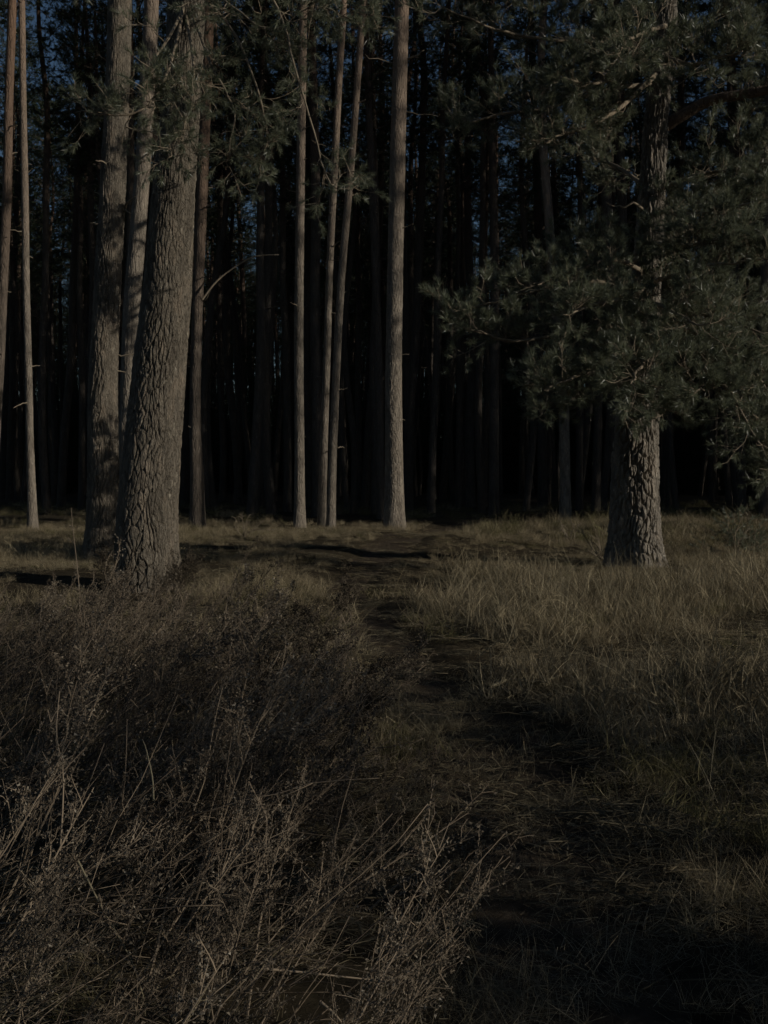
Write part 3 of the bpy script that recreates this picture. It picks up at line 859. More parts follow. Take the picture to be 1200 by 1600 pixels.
K_LIMBS = [
    ([(1003, 470, 14), (930, 440, 13.6), (820, 458, 13.0), (705, 488, 12.6)], {}),
    ([(1000, 500, 14), (900, 520, 13.2), (800, 535, 12.6), (735, 515, 12.2)], {}),
    ([(1003, 540, 14), (960, 565, 12.8), (900, 588, 12.0), (850, 610, 11.6)], {}),
    ([(1005, 530, 14), (1010, 560, 12.6), (1000, 585, 11.6), (985, 600, 11.0)], {}),
    ([(1004, 560, 14), (950, 590, 13.0), (900, 610, 12.6), (870, 625, 12.3)], {"sub_len": 0.6}),
    ([(1005, 540, 14), (1040, 570, 12.8), (1070, 595, 12.0), (1100, 610, 11.5)], {}),
    ([(1008, 520, 14), (1070, 560, 12.8), (1120, 590, 12.0), (1165, 640, 11.6), (1190, 695, 11.4)], {}),
    ([(1008, 505, 14), (1090, 520, 13.2), (1160, 560, 12.6), (1210, 620, 12.2), (1225, 690, 12.0)], {}),
    ([(1008, 480, 14), (1090, 490, 13.0), (1160, 510, 12.4), (1230, 540, 12.0)], {}),
    ([(1010, 450, 14), (1020, 470, 12.8), (1060, 490, 12.0), (1110, 505, 11.5)], {}),
    ([(1010, 450, 14), (980, 465, 12.8), (930, 480, 12.1), (880, 492, 11.6)], {}),
    ([(1015, 440, 14), (1060, 430, 12.8), (1110, 415, 12.0), (1190, 405, 11.6)], {}),
    ([(1020, 330, 14), (1080, 335, 13.0), (1130, 325, 12.2), (1210, 310, 11.8)], {}),
    ([(1020, 380, 14), (1070, 385, 12.8), (1120, 375, 12.0), (1200, 360, 11.5)], {}),
    ([(1022, 300, 14), (1080, 275, 13.2), (1150, 265, 12.5), (1230, 245, 12.0)], {}),
    ([(1030, 205, 14.1), (1062, 182, 13.9), (1110, 156, 13.8), (1200, 138, 13.6), (1290, 112, 13.4)], {"r": 0.085, "taper": 0.6, "start": 0.6, "mat": M_BARK_FLAKE, "label": "thick smooth arching limb high on the right"}),
    ([(1015, 430, 14), (960, 405, 13.3), (890, 425, 12.8), (840, 445, 12.4)], {}),
    ([(1036, 80, 14), (960, 66, 13.8), (860, 60, 13.5), (760, 40, 13.2), (690, 10, 13.0)], {"sub_len": 0.8}),
    ([(1030, 130, 14), (950, 140, 13.6), (860, 165, 13.3), (770, 180, 13.0), (705, 205, 12.8)], {"sub_len": 0.75}),
    ([(1032, 110, 14), (960, 175, 13.2), (900, 205, 12.8), (850, 225, 12.5)], {"sub_len": 0.6}),
    ([(1034, 70, 14), (980, 110, 13.0), (930, 130, 12.4), (870, 120, 12.0)], {"sub_len": 0.6}),
    ([(1040, 40, 14), (1100, 45, 13.5), (1180, 30, 13.0), (1260, 10, 12.7)], {}),
    ([(1036, 90, 14), (1080, 100, 13.0), (1110, 90, 12.4), (1160, 80, 12.0)], {"sub_len": 0.6}),
    ([(1040, 40, 14), (1020, 45, 12.8), (990, 60, 11.9), (970, 75, 11.4)], {"sub_len": 0.55}),
    ([(1042, 0, 14), (960, -30, 13.5), (860, -40, 13.0), (740, -30, 12.8)], {}),
    ([(1044, -60, 14), (1000, -60, 12.8), (940, -40, 12.0), (880, -20, 11.6)], {}),
    ([(1044, -60, 14), (1100, -80, 13.0), (1180, -90, 12.4)], {}),
    ([(1020, 300, 14), (960, 260, 15.0), (900, 240, 16.0)], {"sub_len": 0.7}),
    ([(1015, 380, 14), (1080, 360, 15.2), (1150, 340, 16.4)], {}),
    ([(1010, 470, 14), (950, 460, 15.0), (880, 450, 16.0)], {}),
    ([(1010, 500, 14), (1090, 480, 15.2), (1170, 470, 16.2)], {}),
    ([(1044, -120, 14), (960, -180, 14.5), (840, -200, 15)], {}),
    ([(1046, -200, 14), (1060, -260, 13), (1080, -300, 12)], {}),
    ([(1046, -260, 14), (1120, -330, 14.5), (1240, -360, 15)], {}),
    ([(1046, -260, 14), (980, -330, 14.0), (900, -360, 13.5)], {}),
    ([(1008, 530, 14), (1090, 560, 12.8), (1170, 600, 12.3), (1215, 670, 12.0), (1222, 740, 11.9)], {}),
    ([(1004, 560, 14), (990, 600, 12.8), (1010, 625, 12.0), (1040, 640, 11.6)], {"sub_len": 0.5}),
    ([(1013, 334, 14), (990, 318, 13.75), (972, 322, 13.6), (948, 317, 13.5)], {"foliage": False, "r": 0.022, "label": "pale broken dead branch"}),
]
limbs_of(K, K_base, K_LIMBS, 41, 0.034, nn=46, nw=0.0056, nl=0.094, sub_len=0.74, sub_n=20, start=0.16, twig_n=8, twig_len=0.22, up=0.35, flat=0.55, bare=0.25, r_sub=0.0048)

A_LIMBS = [
    ([(293, -70, 10.6), (360, -60, 10.1), (430, 0, 9.7), (462, 90, 9.4), (490, 190, 9.3), (520, 280, 9.2), (555, 292, 9.2)], {}),
    ([(291, -40, 10.6), (345, 20, 10.0), (392, 110, 9.7), (412, 200, 9.6), (405, 265, 9.6)], {}),
    ([(291, -20, 10.6), (340, -10, 10.0), (420, 38, 9.6), (492, 6, 9.3)], {}),
    ([(289, 0, 10.6), (270, 90, 9.6), (240, 160, 9.3), (185, 190, 9.2), (118, 176, 9.2)], {}),
    ([(289, 10, 10.6), (302, 110, 9.6), (292, 190, 9.4), (268, 245, 9.3)], {}),
    ([(291, 0, 10.6), (335, 110, 9.8), (372, 180, 9.6), (356, 262, 9.5)], {}),
    ([(289, 10, 10.6), (262, 60, 9.7), (236, 105, 9.4), (214, 150, 9.3), (190, 225, 9.3)], {"sub_n": 7}),
    ([(294, -100, 10.6), (400, -80, 10.0), (510, 10, 9.6), (590, 44, 9.4)], {}),
    ([(294, -120, 10.6), (370, -130, 9.9), (440, -90, 9.2), (470, -20, 8.8)], {}),
    ([(293, -80, 10.6), (240, -90, 10.2), (150, -60, 9.8), (90, -40, 9.6)], {}),
]
limbs_of(A, A_base, A_LIMBS, 43, 0.016, nn=52, nl=0.066, sub_len=0.48, sub_n=13, start=0.25, twig_n=6, twig_len=0.17, up=0.1, flat=0.8, r_sub=0.005, wig=0.26)

# arching dead branch on the orange-barked pine
mb = MB()
P = curve([px(x, y, 23.7) - D_base for x, y in [(316, 468), (338, 440), (366, 418), (398, 401), (436, 398)]], 16)
mb.tube(P, np.linspace(0.026, 0.012, 16), 5, 0)
lo = link("dead_branch", mb.mesh("dead_branch", [M_TWIG]), D); lo["label"] = "long bare arching branch"

# ------------------------------------------------------------------ grass
def blades(n, h, spread, lean, curl, width, g_, seg=4, tint=(0.5, 0.3), dirz=None, base_flat=False):
    """a tuft of n curved ribbons"""
    mb = MB()
    a = g_.uniform(0, 2 * np.pi, n)
    nclump = max(1, int((spread / 0.075) ** 2))
    ca = g_.uniform(0, 2 * np.pi, nclump); cr_ = spread * np.sqrt(g_.random(nclump)) * (nclump > 1)
    ck = g_.integers(0, nclump, n); cs = g_.uniform(0.02, 0.09, nclump)[ck] if nclump > 1 else np.full(n, spread * 0.7)
    b = np.column_stack([cr_[ck] * np.cos(ca[ck]) + g_.normal(0, 1, n) * cs, cr_[ck] * np.sin(ca[ck]) + g_.normal(0, 1, n) * cs, np.zeros(n)])
    H = h * g_.uniform(0.4, 1.15, n) * g_.uniform(0.65, 1.25, nclump)[ck]
    az = a + g_.normal(0, 1.0, n)
    if dirz is not None:
        az = dirz + g_.normal(0, 0.6, n)
    ln = np.abs(g_.normal(lean, lean * 0.5, n)); cu = np.abs(g_.normal(curl, curl * 0.6, n))
    out = np.column_stack([np.cos(az), np.sin(az), np.zeros(n)])
    rows = []
    p = b.copy()
    for s in range(seg + 1):
        rows.append(p.copy())
        ang = ln + cu * (s + 0.5) / seg
        st = (H / seg)[:, None]
        p = p + st * (np.sin(ang)[:, None] * out + np.cos(ang)[:, None] * np.array([0, 0, 1.0])) + g_.normal(0, 0.012, (n, 3)) * st * 4
    C = np.stack(rows, 1)                                       # n, seg+1, 3
    C[..., 2] = np.maximum(C[..., 2], 0.004)
    f = g_.uniform(0, 2 * np.pi, n)
    sd = np.column_stack([np.cos(f), np.sin(f), g_.normal(0, 0.3, n)])
    wv = width * g_.uniform(0.6, 1.3, n)[:, None] * np.array([1, 0.95, 0.8, 0.55, 0.12, 0.1, 0.1])[:seg + 1][None]
    L = C - sd[:, None] * wv[..., None] / 2; R = C + sd[:, None] * wv[..., None] / 2
    v = np.stack([L, R], 2).reshape(-1, 3)
    i = (np.arange(n) * (seg + 1) * 2)[:, None] + np.arange(seg)[None] * 2
    q = np.stack([i, i + 1, i + 3, i + 2], -1).reshape(-1, 4)
    tt = np.clip(g_.normal(tint[0], tint[1], n) + g_.normal(0, 0.12, nclump)[ck], 0, 1)
    mb.add(v, quads=q, tint=np.repeat(tt, (seg + 1) * 2))
    return mb

grng = np.random.default_rng(77)
T_TALL = [blades(200, 0.255, 0.33, 0.3, 1.0, 0.0038, np.random.default_rng(500 + k)).mesh("tall_tuft", [M_GRASS]) for k in range(5)]
T_MID = [blades(300, 0.24, 0.32, 0.28, 1.1, 0.0038, np.random.default_rng(520 + k)).mesh("tuft", [M_GRASS]) for k in range(5)]
T_GREEN = [blades(280, 0.20, 0.30, 0.25, 1.1, 0.0034, np.random.default_rng(540 + k)).mesh("green_tuft", [M_GRASS_GREEN]) for k in range(3)]
T_LOW = [blades(300, 0.20, 0.30, 1.15, 0.5, 0.0021, np.random.default_rng(560 + k), tint=(0.45, 0.22)).mesh("laid_tuft", [M_STRAW if k % 2 else M_GRASS]) for k in range(4)]
T_CULM = [blades(26, 0.50, 0.30, 0.30, 0.55, 0.0030, np.random.default_rng(550 + k), tint=(0.75, 0.2)).mesh("culms", [M_STRAW]) for k in range(3)]
T_LITTER = []
for k in range(4):
    g_ = np.random.default_rng(580 + k)
    mb = MB()
    n = 130
    b = np.column_stack([g_.uniform(-0.16, 0.16, (n, 2)), g_.uniform(0.003, 0.02, n)])
    az = g_.normal(0.15, 0.9, n); L = g_.uniform(0.03, 0.13, n)
    d = np.column_stack([np.cos(az), np.sin(az), g_.normal(0.0, 0.10, n)])
    s = np.column_stack([-np.sin(az), np.cos(az), g_.normal(0.2, 0.3, n)]) * g_.uniform(0.0005, 0.0013, n)[:, None]
    v = np.stack([b - s, b + s, b + d * L[:, None] * 0.6 + s, b + d * L[:, None] * 0.6 - s, b + d * L[:, None] + np.array([0, 0, -0.003])], 1).reshape(-1, 3)
    i = np.arange(n)[:, None] * 5
    mb.add(v, quads=i + np.array([[0, 1, 2, 3]]), tint=np.repeat(np.clip(g_.normal(0.2, 0.25, n), 0, 1), 5))
    mb.add(v, tris=np.arange(n)[:, None] * 5 + np.array([[3, 2, 4]]), tint=np.repeat(np.clip(g_.normal(0.2, 0.25, n), 0, 1), 5))
    for t_ in range(4):
        a_ = g_.uniform(-0.15, 0.15, 2); az_ = g_.uniform(0, 6.28); L_ = g_.uniform(0.06, 0.2)
        e_ = np.array([math.cos(az_), math.sin(az_)]) * L_
        mb.tube(np.array([[a_[0], a_[1], 0.012], [a_[0] + e_[0] * 0.5, a_[1] + e_[1] * 0.5, 0.016 + g_.uniform(0, 0.01)], [a_[0] + e_[0], a_[1] + e_[1], 0.012]]), [0.0028, 0.0022, 0.0014], 4, 0, g_.uniform(0, 0.5))
    T_LITTER.append(mb.mesh("litter_patch", [M_STRAW if k % 2 else M_GRASS]))
PROT = T_TALL + T_MID + T_GREEN + T_LOW + T_CULM          # 0-4 tall, 5-9 mid, 10-12 green, 13-16 laid

def weed_edge(y):      # the right-hand edge of the weed thicket
    return np.interp(y, [1.5, 2.5, 3.3, 4.2, 5.5, 7.0, 9.0], [0.12, 0.14, 0.12, -0.02, -0.35, -0.95, -1.7])

def wedge(n, y0, y1, m=0.42, pad=0.6):
    y = np.sqrt(grng.uniform(y0 ** 2, y1 ** 2, n))
    x = grng.uniform(-1, 1, n) * (m * y + pad)
    return x, y

gx_, gy_, gk_, gs_ = [], [], [], []
def put(x, y, kinds, s):
    gx_.append(x); gy_.append(y); gk_.append(grng.choice(kinds, len(x))); gs_.append(s)

# near and middle clearing
x, y = wedge(2500, 1.6, 15.0)
pdn = path_dist(x, y) / path_half(y)
weed = x < weed_edge(y)
patch = fbm(x / 1.3, y / 1.3, 0.0, 40, 3)
tall = (x > 0.5) & (y > 5.0) & (y < 10.6 + 1.5 * patch) & (pdn > 1.8)
ok = (pdn > 1.35 + 0.3 * grng.random(len(x))) & (grng.random(len(x)) < np.clip(0.68 + 0.95 * patch, 0.06, 1))
fg_right = (x > 0) & (y < 4.9)
m = ok & tall & (patch > -0.35)
put(x[m], y[m], np.arange(0, 5), grng.uniform(0.5, 1.1, m.sum()) * (1 + 0.45 * patch[m]))
m2 = m & (grng.random(len(x)) < 0.55)
put(x[m2] + 0.06, y[m2], np.array([17, 18, 19]), grng.uniform(0.6, 1.1, m2.sum()))
m2 = (x > 0.9) & (y > 3.4) & (y < 6) & (grng.random(len(x)) < 0.22)
put(x[m2] + 0.06, y[m2], np.array([17, 18, 19]), grng.uniform(0.5, 0.9, m2.sum()))
m2 = (pdn < 1.9) & (y < 6.2)
for q_ in range(2):
    put(x[m2] + 0.11 * q_, y[m2] - 0.09 * q_, np.array([13, 14, 15, 16]), grng.uniform(0.35, 0.8, m2.sum()))
m = ok & ~tall & ~fg_right & (~weed | (grng.random(len(x)) < 0.5))
put(x[m], y[m], np.array([5, 6, 7, 8, 9, 13, 11]), np.where(y[m] > 11, 0.75, 1.0) * grng.uniform(0.4, 0.9, m.sum()) * np.where(weed[m], 0.8, 1.0))
m = ok & fg_right
put(x[m], y[m], np.array([13, 14, 15, 16, 10, 11, 12, 14]), grng.uniform(0.4, 0.95, m.sum()))
m = ok & ~tall & (y > 11) & (grng.random(len(x)) < 0.5)
put(x[m] + 0.1, y[m] + 0.1, np.array([13, 14, 15]), grng.uniform(0.4, 0.8, m.sum()))
m = ok & tall
put(x[m] + 0.05, y[m] + 0.07, np.array([5, 6, 8, 10, 13, 14, 15]), grng.uniform(0.4, 0.9, m.sum()))
# back half of the clearing up to the front row, then thinning under the trees
x, y = wedge(3000, 14.0, 26.5, 0.39)
pdn = path_dist(x, y) / path_half(y)
patch = fbm(x / 1.8, y / 1.8, 0.0, 41, 3)
m = (pdn > 1.1 + 0.45 * grng.random(len(x))) & (grng.random(len(x)) < np.clip(0.8 + 0.5 * patch, 0.2, 1))
put(x[m], y[m], np.array([5, 6, 7, 8, 9, 10, 13, 15]), grng.uniform(0.35, 0.75, m.sum()) * (1 + 0.4 * patch[m]))
x = grng.uniform(1.5, 9.5, 230); y = grng.uniform(17.2, 25.5, 230)
m = (path_dist(x, y) > 0.9) & (fbm(x / 1.4, y / 1.4, 0, 44, 2) > 0.0) & (x < 0.4 * y + 0.5)
put(x[m], y[m], np.array([10, 11, 12, 5, 6]), grng.uniform(0.9, 1.7, m.sum()))      # rough tufts on the mounds at the forest edge
x = grng.uniform(-5.5, 2.5, 420); y = grng.uniform(13.0, 18.5, 420)
m = path_dist(x, y) > 0.34
put(x[m], y[m], np.array([5, 6, 7, 8, 13, 15]), grng.uniform(0.3, 0.6, m.sum()))
x, y = wedge(900, 26.0, 42.0, 0.37)
patch = fbm(x / 2.2, y / 2.2, 0.0, 42, 3)
m = patch > -0.05
put(x[m], y[m], np.array([10, 11, 12, 7, 13]), grng.uniform(0.6, 1.3, m.sum()))
x = np.concatenate(gx_); y = np.concatenate(gy_); kk = np.concatenate(gk_); ss = np.concatenate(gs_)
ss = ss * np.where((y > 12.2) & (y < 16.8) & (x > -1.2) & (x < 3.9), 0.55, 1.0)      # short turf where the old pine's shadow lies
n = len(x)
scatter("grass", PROT, np.column_stack([x, y, gzp(x, y) - 0.01]), np.column_stack([grng.normal(0, 0.26, n), grng.normal(0, 0.26, n), grng.uniform(0, 6.28, n)]),
        np.column_stack([ss, ss, ss * grng.uniform(0.8, 1.15, n)]), kk, "dry straw-coloured grass with faded green tufts across the clearing", "grass")

# straw and needle litter lying on path and soil
x1, y1 = wedge(650, 1.7, 9.0, 0.40, 0.3)
x2, y2 = wedge(1500, 9.0, 24.0, 0.38, 0.0)
keep = (path_dist(x2, y2) / path_half(y2) < 1.5) | (grng.random(len(x2)) < 0.3)
x = np.concatenate([x1, x2[keep]]); y = np.concatenate([y1, y2[keep]])
n = len(x)
scatter("litter", T_LITTER, np.column_stack([x, y, gzp(x, y) + 0.012]), np.column_stack([grng.normal(0, 0.05, n), grng.normal(0, 0.05, n), grng.normal(0, 0.7, n)]),
        np.repeat(grng.uniform(0.7, 1.3, n)[:, None], 3, 1), grng.integers(0, 4, n), "dry straw and pine needles strewn over path and soil", "litter")

# ------------------------------------------------------------------ the weed thicket (dried mugwort)
def weed(seed, H=0.95, branches=15, lean=0.35, az=0.0, bits=26, sub=0.34, bit=0.0075, top=0.35):
    """one dried weed: stem (mat 0), side twigs, crumpled leaves and seed heads (mat 1)"""
    g_ = np.random.default_rng(seed)
    mb, mc = MB(), MB()
    m = 14
    dd = unit(np.array([math.cos(az) * lean, math.sin(az) * lean, 1.0]))
    q = np.zeros((m, 3)); q[0] = (0, 0, -0.03)
    for c in range(1, m):
        dd = unit(dd + g_.normal(0, 0.05, 3) + np.array([math.cos(az), math.sin(az), 0]) * 0.03)
        q[c] = q[c - 1] + dd * H / (m - 1)
    tone = g_.uniform(0.3, 0.8)
    mb.tube(q, np.linspace(0.0042, 0.0014, m), 5, 0, tone)
    pos = []
    def scatter_bits(r, n, lo=0.2):
        t = lo + (1 - lo) * g_.random(n)
        f = np.minimum((t * (len(r) - 1)).astype(int), len(r) - 2)
        a = r[f] + (r[f + 1] - r[f]) * (t * (len(r) - 1) - f)[:, None]
        pos.append(a + g_.normal(0, 0.007, a.shape))
    for k in range(branches):
        t = top + (0.97 - top) * (k + g_.random()) / branches
        f = min(int(t * (m - 1)), m - 2)
        a = q[f]
        tn = unit(q[f + 1] - q[f])
        s = g_.normal(0, 1, 3); s -= tn * (s @ tn); s = unit(s)
        d = unit(tn + s * g_.uniform(0.45, 1.0))
        L = sub * H * (1.25 - 0.85 * t) * g_.uniform(0.6, 1.2)
        w = 6
        r = np.zeros((w, 3)); r[0] = a
        for c in range(1, w):
            d = unit(d + g_.normal(0, 0.13, 3) + np.array([0, 0, 0.05]))
            r[c] = r[c - 1] + d * L / (w - 1)
        mb.tube(r, np.linspace(0.0018, 0.0008, w), 3, 0, np.clip(tone + g_.normal(0, 0.12), 0, 1))
        scatter_bits(r, int(bits * (0.4 + L * 3)))
        for c in range(3):
            e = g_.integers(1, w - 1)
            d2 = unit(d + g_.normal(0, 0.7, 3)); l2 = L * g_.uniform(0.2, 0.45)
            r2 = np.array([r[e], r[e] + d2 * l2 * 0.5 + g_.normal(0, 0.006, 3), r[e] + d2 * l2])
            mb.tube(r2, [0.0011, 0.0009, 0.0006], 3, 0, tone)
            scatter_bits(r2, int(bits * 0.35), 0.1)
    scatter_bits(q[m // 2:], bits)
    p = np.concatenate(pos); n = len(p)
    e1 = g_.normal(0, 1, (n, 3)); e1 /= np.linalg.norm(e1, axis=1)[:, None]
    e2 = np.cross(e1, g_.normal(0, 1, (n, 3))); e2 /= np.linalg.norm(e2, axis=1)[:, None]
    L = bit * g_.uniform(0.4, 1.5, n)[:, None]; w = L * g_.uniform(0.3, 0.75, (n, 1))
    fold = np.cross(e1, e2) * L * 0.35
    v = np.stack([p, p + e1 * L * 0.5 + e2 * w * 0.5 + fold, p + e1 * L, p + e1 * L * 0.5 - e2 * w * 0.5 + fold], 1).reshape(-1, 3)
    i = np.arange(n)[:, None] * 4
    tb = np.clip(g_.normal(0.42, 0.22, n), 0, 1)
    mc.add(v, tris=np.concatenate([i + np.array([[0, 1, 2]]), i + np.array([[0, 2, 3]])]), tint=np.repeat(tb, 4))
    return mb, mc, q

def merge(a, b):
    o = MB()
    o.v = a.v + b.v; o.a = a.a + b.a; o.n = a.n + b.n
    o.t = a.t + [t + a.n for t in b.t]; o.q = a.q + [t + a.n for t in b.q]
    o.tm = a.tm + [m + 1 for m in b.tm]; o.qm = a.qm + [m + 1 for m in b.qm]
    return o

W_PROT = []
for k in range(9):
    a, b, _ = weed(700 + k, H=0.8 + 0.05 * (k % 4), branches=14, lean=(0.25, 0.6, 1.0)[k % 3], bits=23, bit=0.0100)
    W_PROT.append((a, b))
wrng = np.random.default_rng(91)
thicket = MB()
n = 0
while n < 320:
    y = math.sqrt(wrng.uniform(1.55 ** 2, 8.0 ** 2)); x = wrng.uniform(-0.44 * y - 0.35, 0.2)
    e = float(weed_edge(y)) - 0.18
    if x > e: continue
    dens = np.interp(y, [1.5, 4.0, 7.0, 9.4], [1.0, 0.9, 0.6, 0.35])
    if wrng.random() > dens: continue
    clump = float(fbm(x / 0.55, y / 0.9, 0.3, 60, 2))
    if clump < -0.35 and wrng.random() < 0.75: continue
    hmax = np.interp(y, [1.5, 2.4, 3.2, 4.5, 6.5, 9.4], [0.55, 0.68, 0.80, 0.84, 0.62, 0.42]) * np.interp(e - x, [0, 0.5], [0.8, 1.0])
    sc_ = hmax * wrng.uniform(0.6, 1.12) * (1 + 0.22 * clump) / 0.87
    R_ = np.array(Euler((wrng.normal(0, 0.08), wrng.normal(0, 0.08), wrng.normal(0.25, 0.55))).to_matrix()) * sc_
    o_ = np.array([x, y, float(gzp(x, y))])
    a, b = W_PROT[int(wrng.integers(0, 9))]
    tn = wrng.normal(0, 0.14)
    for mb_, mi in ((a, 0), (b, 1)):
        V_ = np.concatenate(mb_.v) @ R_.T + o_
        T_ = np.clip(np.concatenate(mb_.a) + tn, 0, 1)
        thicket.add(V_, tris=np.concatenate(mb_.t) if mb_.t else None, quads=np.concatenate(mb_.q) if mb_.q else None, mat=mi, tint=T_)
    n += 1
tag(link("weeds", thicket.mesh("weeds", [M_WEED_STEM, M_WEED_BIT], smooth=False)), "tangled thicket of dried reddish-brown weeds filling the lower left", "weeds", kind="stuff")
# straws caught in the thicket
mb = MB()
for k in range(900):
    y = math.sqrt(wrng.uniform(1.9 ** 2, 5.5 ** 2)); x = wrng.uniform(-0.42 * y - 0.2, float(weed_edge(y)) - 0.3)
    z = float(gzp(x, y)) + wrng.uniform(0.0, 0.35)
    L = wrng.uniform(0.15, 0.55) * (1.25 if wrng.random() < 0.3 else 0.8)
    d = unit(np.array([wrng.normal(0.75, 0.55), wrng.normal(0, 0.35), wrng.normal(0.65, 0.4)]))
    q_ = np.zeros((7, 3)); q_[0] = (x, y, z)
    for c in range(1, 7):
        d = unit(d + wrng.normal(0, 0.10, 3) + np.array([0.03, 0, -0.02]))
        q_[c] = q_[c - 1] + d * L / 6
    q_[:, 2] = np.maximum(q_[:, 2], float(gzp(x, y)) + 0.01)
    r_ = wrng.uniform(0.0010, 0.0026)
    mb.tube(q_, np.linspace(r_, r_ * 0.45, 7), 3, 0, np.clip(wrng.normal(0.5, 0.28), 0, 1))
tag(link("dry_stalks", mb.mesh("dry_stalks", [M_WEED_STEM])), "bare dry stalks criss-crossing through the weed thicket", "stalks", kind="stuff")

# single weeds that stand clear of the thicket
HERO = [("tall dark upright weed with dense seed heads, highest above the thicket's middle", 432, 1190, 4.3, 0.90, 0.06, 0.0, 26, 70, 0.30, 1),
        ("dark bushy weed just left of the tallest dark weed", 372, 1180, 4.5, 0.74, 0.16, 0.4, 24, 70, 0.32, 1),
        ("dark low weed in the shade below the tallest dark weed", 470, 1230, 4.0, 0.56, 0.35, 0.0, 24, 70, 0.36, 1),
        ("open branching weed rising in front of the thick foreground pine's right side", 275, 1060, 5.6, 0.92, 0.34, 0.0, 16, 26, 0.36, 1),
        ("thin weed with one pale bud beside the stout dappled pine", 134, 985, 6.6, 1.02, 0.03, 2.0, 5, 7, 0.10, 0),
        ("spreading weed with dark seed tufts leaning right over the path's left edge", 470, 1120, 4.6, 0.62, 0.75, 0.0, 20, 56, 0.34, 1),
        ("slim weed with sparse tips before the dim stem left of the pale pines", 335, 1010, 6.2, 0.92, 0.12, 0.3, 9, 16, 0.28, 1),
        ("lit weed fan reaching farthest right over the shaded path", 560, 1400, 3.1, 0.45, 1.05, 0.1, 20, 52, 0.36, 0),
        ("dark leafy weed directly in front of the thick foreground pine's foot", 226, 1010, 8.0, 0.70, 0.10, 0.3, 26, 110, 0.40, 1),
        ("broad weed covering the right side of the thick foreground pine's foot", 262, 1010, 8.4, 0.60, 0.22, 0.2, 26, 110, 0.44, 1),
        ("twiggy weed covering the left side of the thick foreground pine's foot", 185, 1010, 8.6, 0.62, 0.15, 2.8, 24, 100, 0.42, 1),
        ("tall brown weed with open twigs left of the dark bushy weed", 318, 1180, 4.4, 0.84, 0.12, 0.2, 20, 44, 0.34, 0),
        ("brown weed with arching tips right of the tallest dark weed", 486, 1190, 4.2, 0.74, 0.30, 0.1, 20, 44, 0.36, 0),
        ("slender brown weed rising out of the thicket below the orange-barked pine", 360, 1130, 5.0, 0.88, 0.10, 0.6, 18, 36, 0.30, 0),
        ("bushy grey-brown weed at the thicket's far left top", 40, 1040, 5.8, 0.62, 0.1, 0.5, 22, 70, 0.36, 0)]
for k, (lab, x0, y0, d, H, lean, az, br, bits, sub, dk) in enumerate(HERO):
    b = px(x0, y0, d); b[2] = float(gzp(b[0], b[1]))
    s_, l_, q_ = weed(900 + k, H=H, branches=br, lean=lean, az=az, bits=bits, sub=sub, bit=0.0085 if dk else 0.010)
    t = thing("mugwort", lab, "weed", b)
    link("stem", s_.mesh("stem", [M_WEED_DARK_SHADE if dk else M_WEED_STEM], smooth=False), t)
    link("seed_heads", l_.mesh("seed_heads", [M_WEED_DARK_SHADE if dk else M_WEED_BIT], smooth=False), t)

# ------------------------------------------------------------------ small things
def rod(name, pix, r, label, cat, mat=M_STRAW, lift=0.02, ground=True, tint=0.7, sides=5):
    P = []
    for (x, y) in pix:
        d = CAM_H * F / max(y - 742.0, 30)
        p = px(x, y, d)
        p[2] = float(gzp(p[0], p[1])) + lift
        P.append(p)
    base = P[0].copy()
    C = curve(np.array(P) - base, 12)
    mb = MB(); mb.tube(C, np.linspace(r, r * 0.6, 12), sides, 0, tint)
    return tag(link(name, mb.mesh(name, [mat]), loc=base), label, cat)

rod("fallen_stick", [(768, 1088), (800, 1084), (845, 1089)], 0.012, "pale broken stick lying across the far end of the shaded path", "stick", lift=0.05, mat=M_STRAW, tint=0.75)
rod("fallen_stick", [(846, 1092), (880, 1082), (908, 1072)], 0.009, "thin tilted stick right of the pale broken stick on the path", "stick", lift=0.07, tint=0.6)
rod("fallen_twig", [(830, 1010), (858, 1002), (890, 998)], 0.010, "short twig lying in the tall grass left of the old pine", "twig", lift=0.03, mat=M_TWIG)
def held(name, pts, r, label, cat, mat=M_WEED_STEM, tint=0.9):
    P = np.array([px(*p) for p in pts]); base = P[0].copy()
    mb = MB(); mb.tube(curve(P - base, 12), np.linspace(r, r * 0.5, 12), 5, 0, tint)
    return tag(link(name, mb.mesh(name, [mat]), loc=base), label, cat)
held("dry_stalk", [(416, 1514, 2.35), (480, 1520, 2.36), (590, 1532, 2.38)], 0.0035, "pale stalk lying level across the bottom of the weed thicket", "stalk")
held("dry_stalk", [(500, 1565, 2.2), (520, 1582, 2.18), (540, 1605, 2.16)], 0.004, "short thick stalk end at the bottom edge below the level pale stalk", "stalk")
held("dry_stalk", [(80, 1480, 2.5), (94, 1330, 2.55), (99, 1210, 2.65), (88, 1150, 2.72), (93, 1080, 2.8)], 0.0028, "long reddish upright stalk in the left of the thicket", "stalk", tint=0.75)
held("dry_stalk", [(122, 1345, 2.4), (160, 1420, 2.35), (205, 1500, 2.3), (225, 1560, 2.28)], 0.0026, "broad straw-coloured stalk slanting down right in the lower left", "stalk", mat=M_STRAW, tint=0.6)
held("dry_stalk", [(290, 1598, 2.2), (310, 1565, 2.2), (326, 1538, 2.2)], 0.0034, "short split straw sticking up near the bottom edge", "stalk", mat=M_STRAW, tint=0.5)
held("dry_stalk", [(240, 1250, 2.6), (238, 1215, 2.65), (228, 1170, 2.7), (222, 1155, 2.72)], 0.0025, "thin pale bent stalk in the middle of the thicket", "stalk", mat=M_STRAW, tint=0.85)

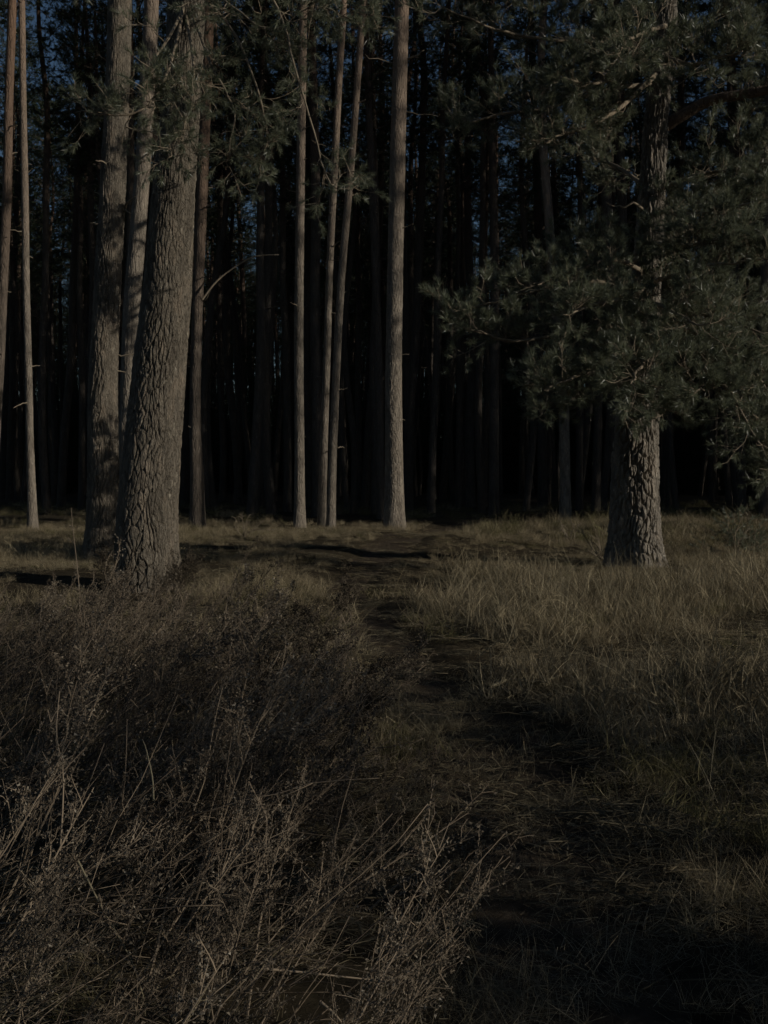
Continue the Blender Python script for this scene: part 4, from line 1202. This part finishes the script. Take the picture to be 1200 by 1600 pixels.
# the pale grass tussock beside the shaded path, and a second, dimmer one behind it
for lab, x0, y0, n_, h_, sd in [("pale splayed grass tussock standing out of the shade right of the path", 1012, 1288, 90, 0.20, 610),
                               ("greenish spiky grass tussock in front of the tall grass at the right", 1135, 1190, 80, 0.20, 611),
                               ("low flattened grass tussock at the lower right of the shaded path", 1090, 1430, 80, 0.17, 612)]:
    d = CAM_H * F / (y0 - 742.0)
    b = px(x0, y0, d); b[2] = float(gzp(b[0], b[1]))
    me = blades(n_, h_, 0.05, 0.75, 0.5, 0.0032, np.random.default_rng(sd), tint=(0.6, 0.2)).mesh("grass_tussock", [M_STRAW if sd != 611 else M_GRASS])
    tag(link("grass_tussock", me, loc=b), lab, "grass tussock")

# bare shrub left of the old pine's foot and a low young pine to its right
def shrub(name, label, cat, x0, d, n_, H, seed, lean=(0, 0), needle=0, mat=M_TWIG, y0=850):
    g_ = np.random.default_rng(seed)
    b = px(x0, y0, d); b[2] = float(gzp(b[0], b[1]))
    t = thing(name, label, cat, b)
    mb = MB(); sp, sd = [], []
    for k in range(n_):
        dd = unit(np.array([g_.normal(lean[0], 0.5), g_.normal(lean[1], 0.5), 1.0])); q = np.zeros((9, 3)); L = H * g_.uniform(0.6, 1.1)
        for c in range(1, 9):
            dd = unit(dd + g_.normal(0, 0.16, 3) + np.array([lean[0], lean[1], -0.08]) * 0.15)
            q[c] = q[c - 1] + dd * L / 8
        mb.tube(q, np.linspace(0.009, 0.003, 9), 4, 1)
        for c in range(7):
            e = g_.integers(2, 8); d2 = unit(dd + g_.normal(0, 0.8, 3)); l2 = L * g_.uniform(0.15, 0.45)
            r = np.array([q[e], q[e] + d2 * l2 * 0.5 + g_.normal(0, 0.02, 3), q[e] + d2 * l2])
            mb.tube(r, [0.005, 0.0035, 0.002], 3, 1)
            if needle:
                for f in (0.4, 0.7, 1.0):
                    sp.append(r[0] + (r[2] - r[0]) * f); sd.append(d2 + g_.normal(0, 0.4, 3))
    if needle:
        needles(mb, sp, sd, needle, 0.055, 0.0038, 0.07, g_=g_)
        link("crown", mb.mesh("crown", [M_NEEDLE, M_TWIG], smooth=False), t)
    else:
        link("twigs", mb.mesh("twigs", [M_NEEDLE, mat], smooth=False), t)
    return t
shrub("bare_shrub", "bare sunlit shrub twigs left of the old pine's foot", "shrub", 945, 14.6, 6, 0.62, 801, (-0.4, 0.0))
shrub("bare_shrub", "dim arching bare shrub at the dark forest edge", "shrub", 893, 17.5, 6, 0.55, 802, (-0.3, 0.1), y0=840)
shrub("young_pine", "low dark young pine right of the old pine's foot", "young pine", 1150, 15.5, 12, 0.85, 803, (0.1, 0.0), needle=46)
shrub("bare_shrub", "thin bare twigs between the foreground pine and the orange-barked pine", "shrub", 380, 19.0, 5, 0.6, 804, (0.2, 0.0), y0=845)
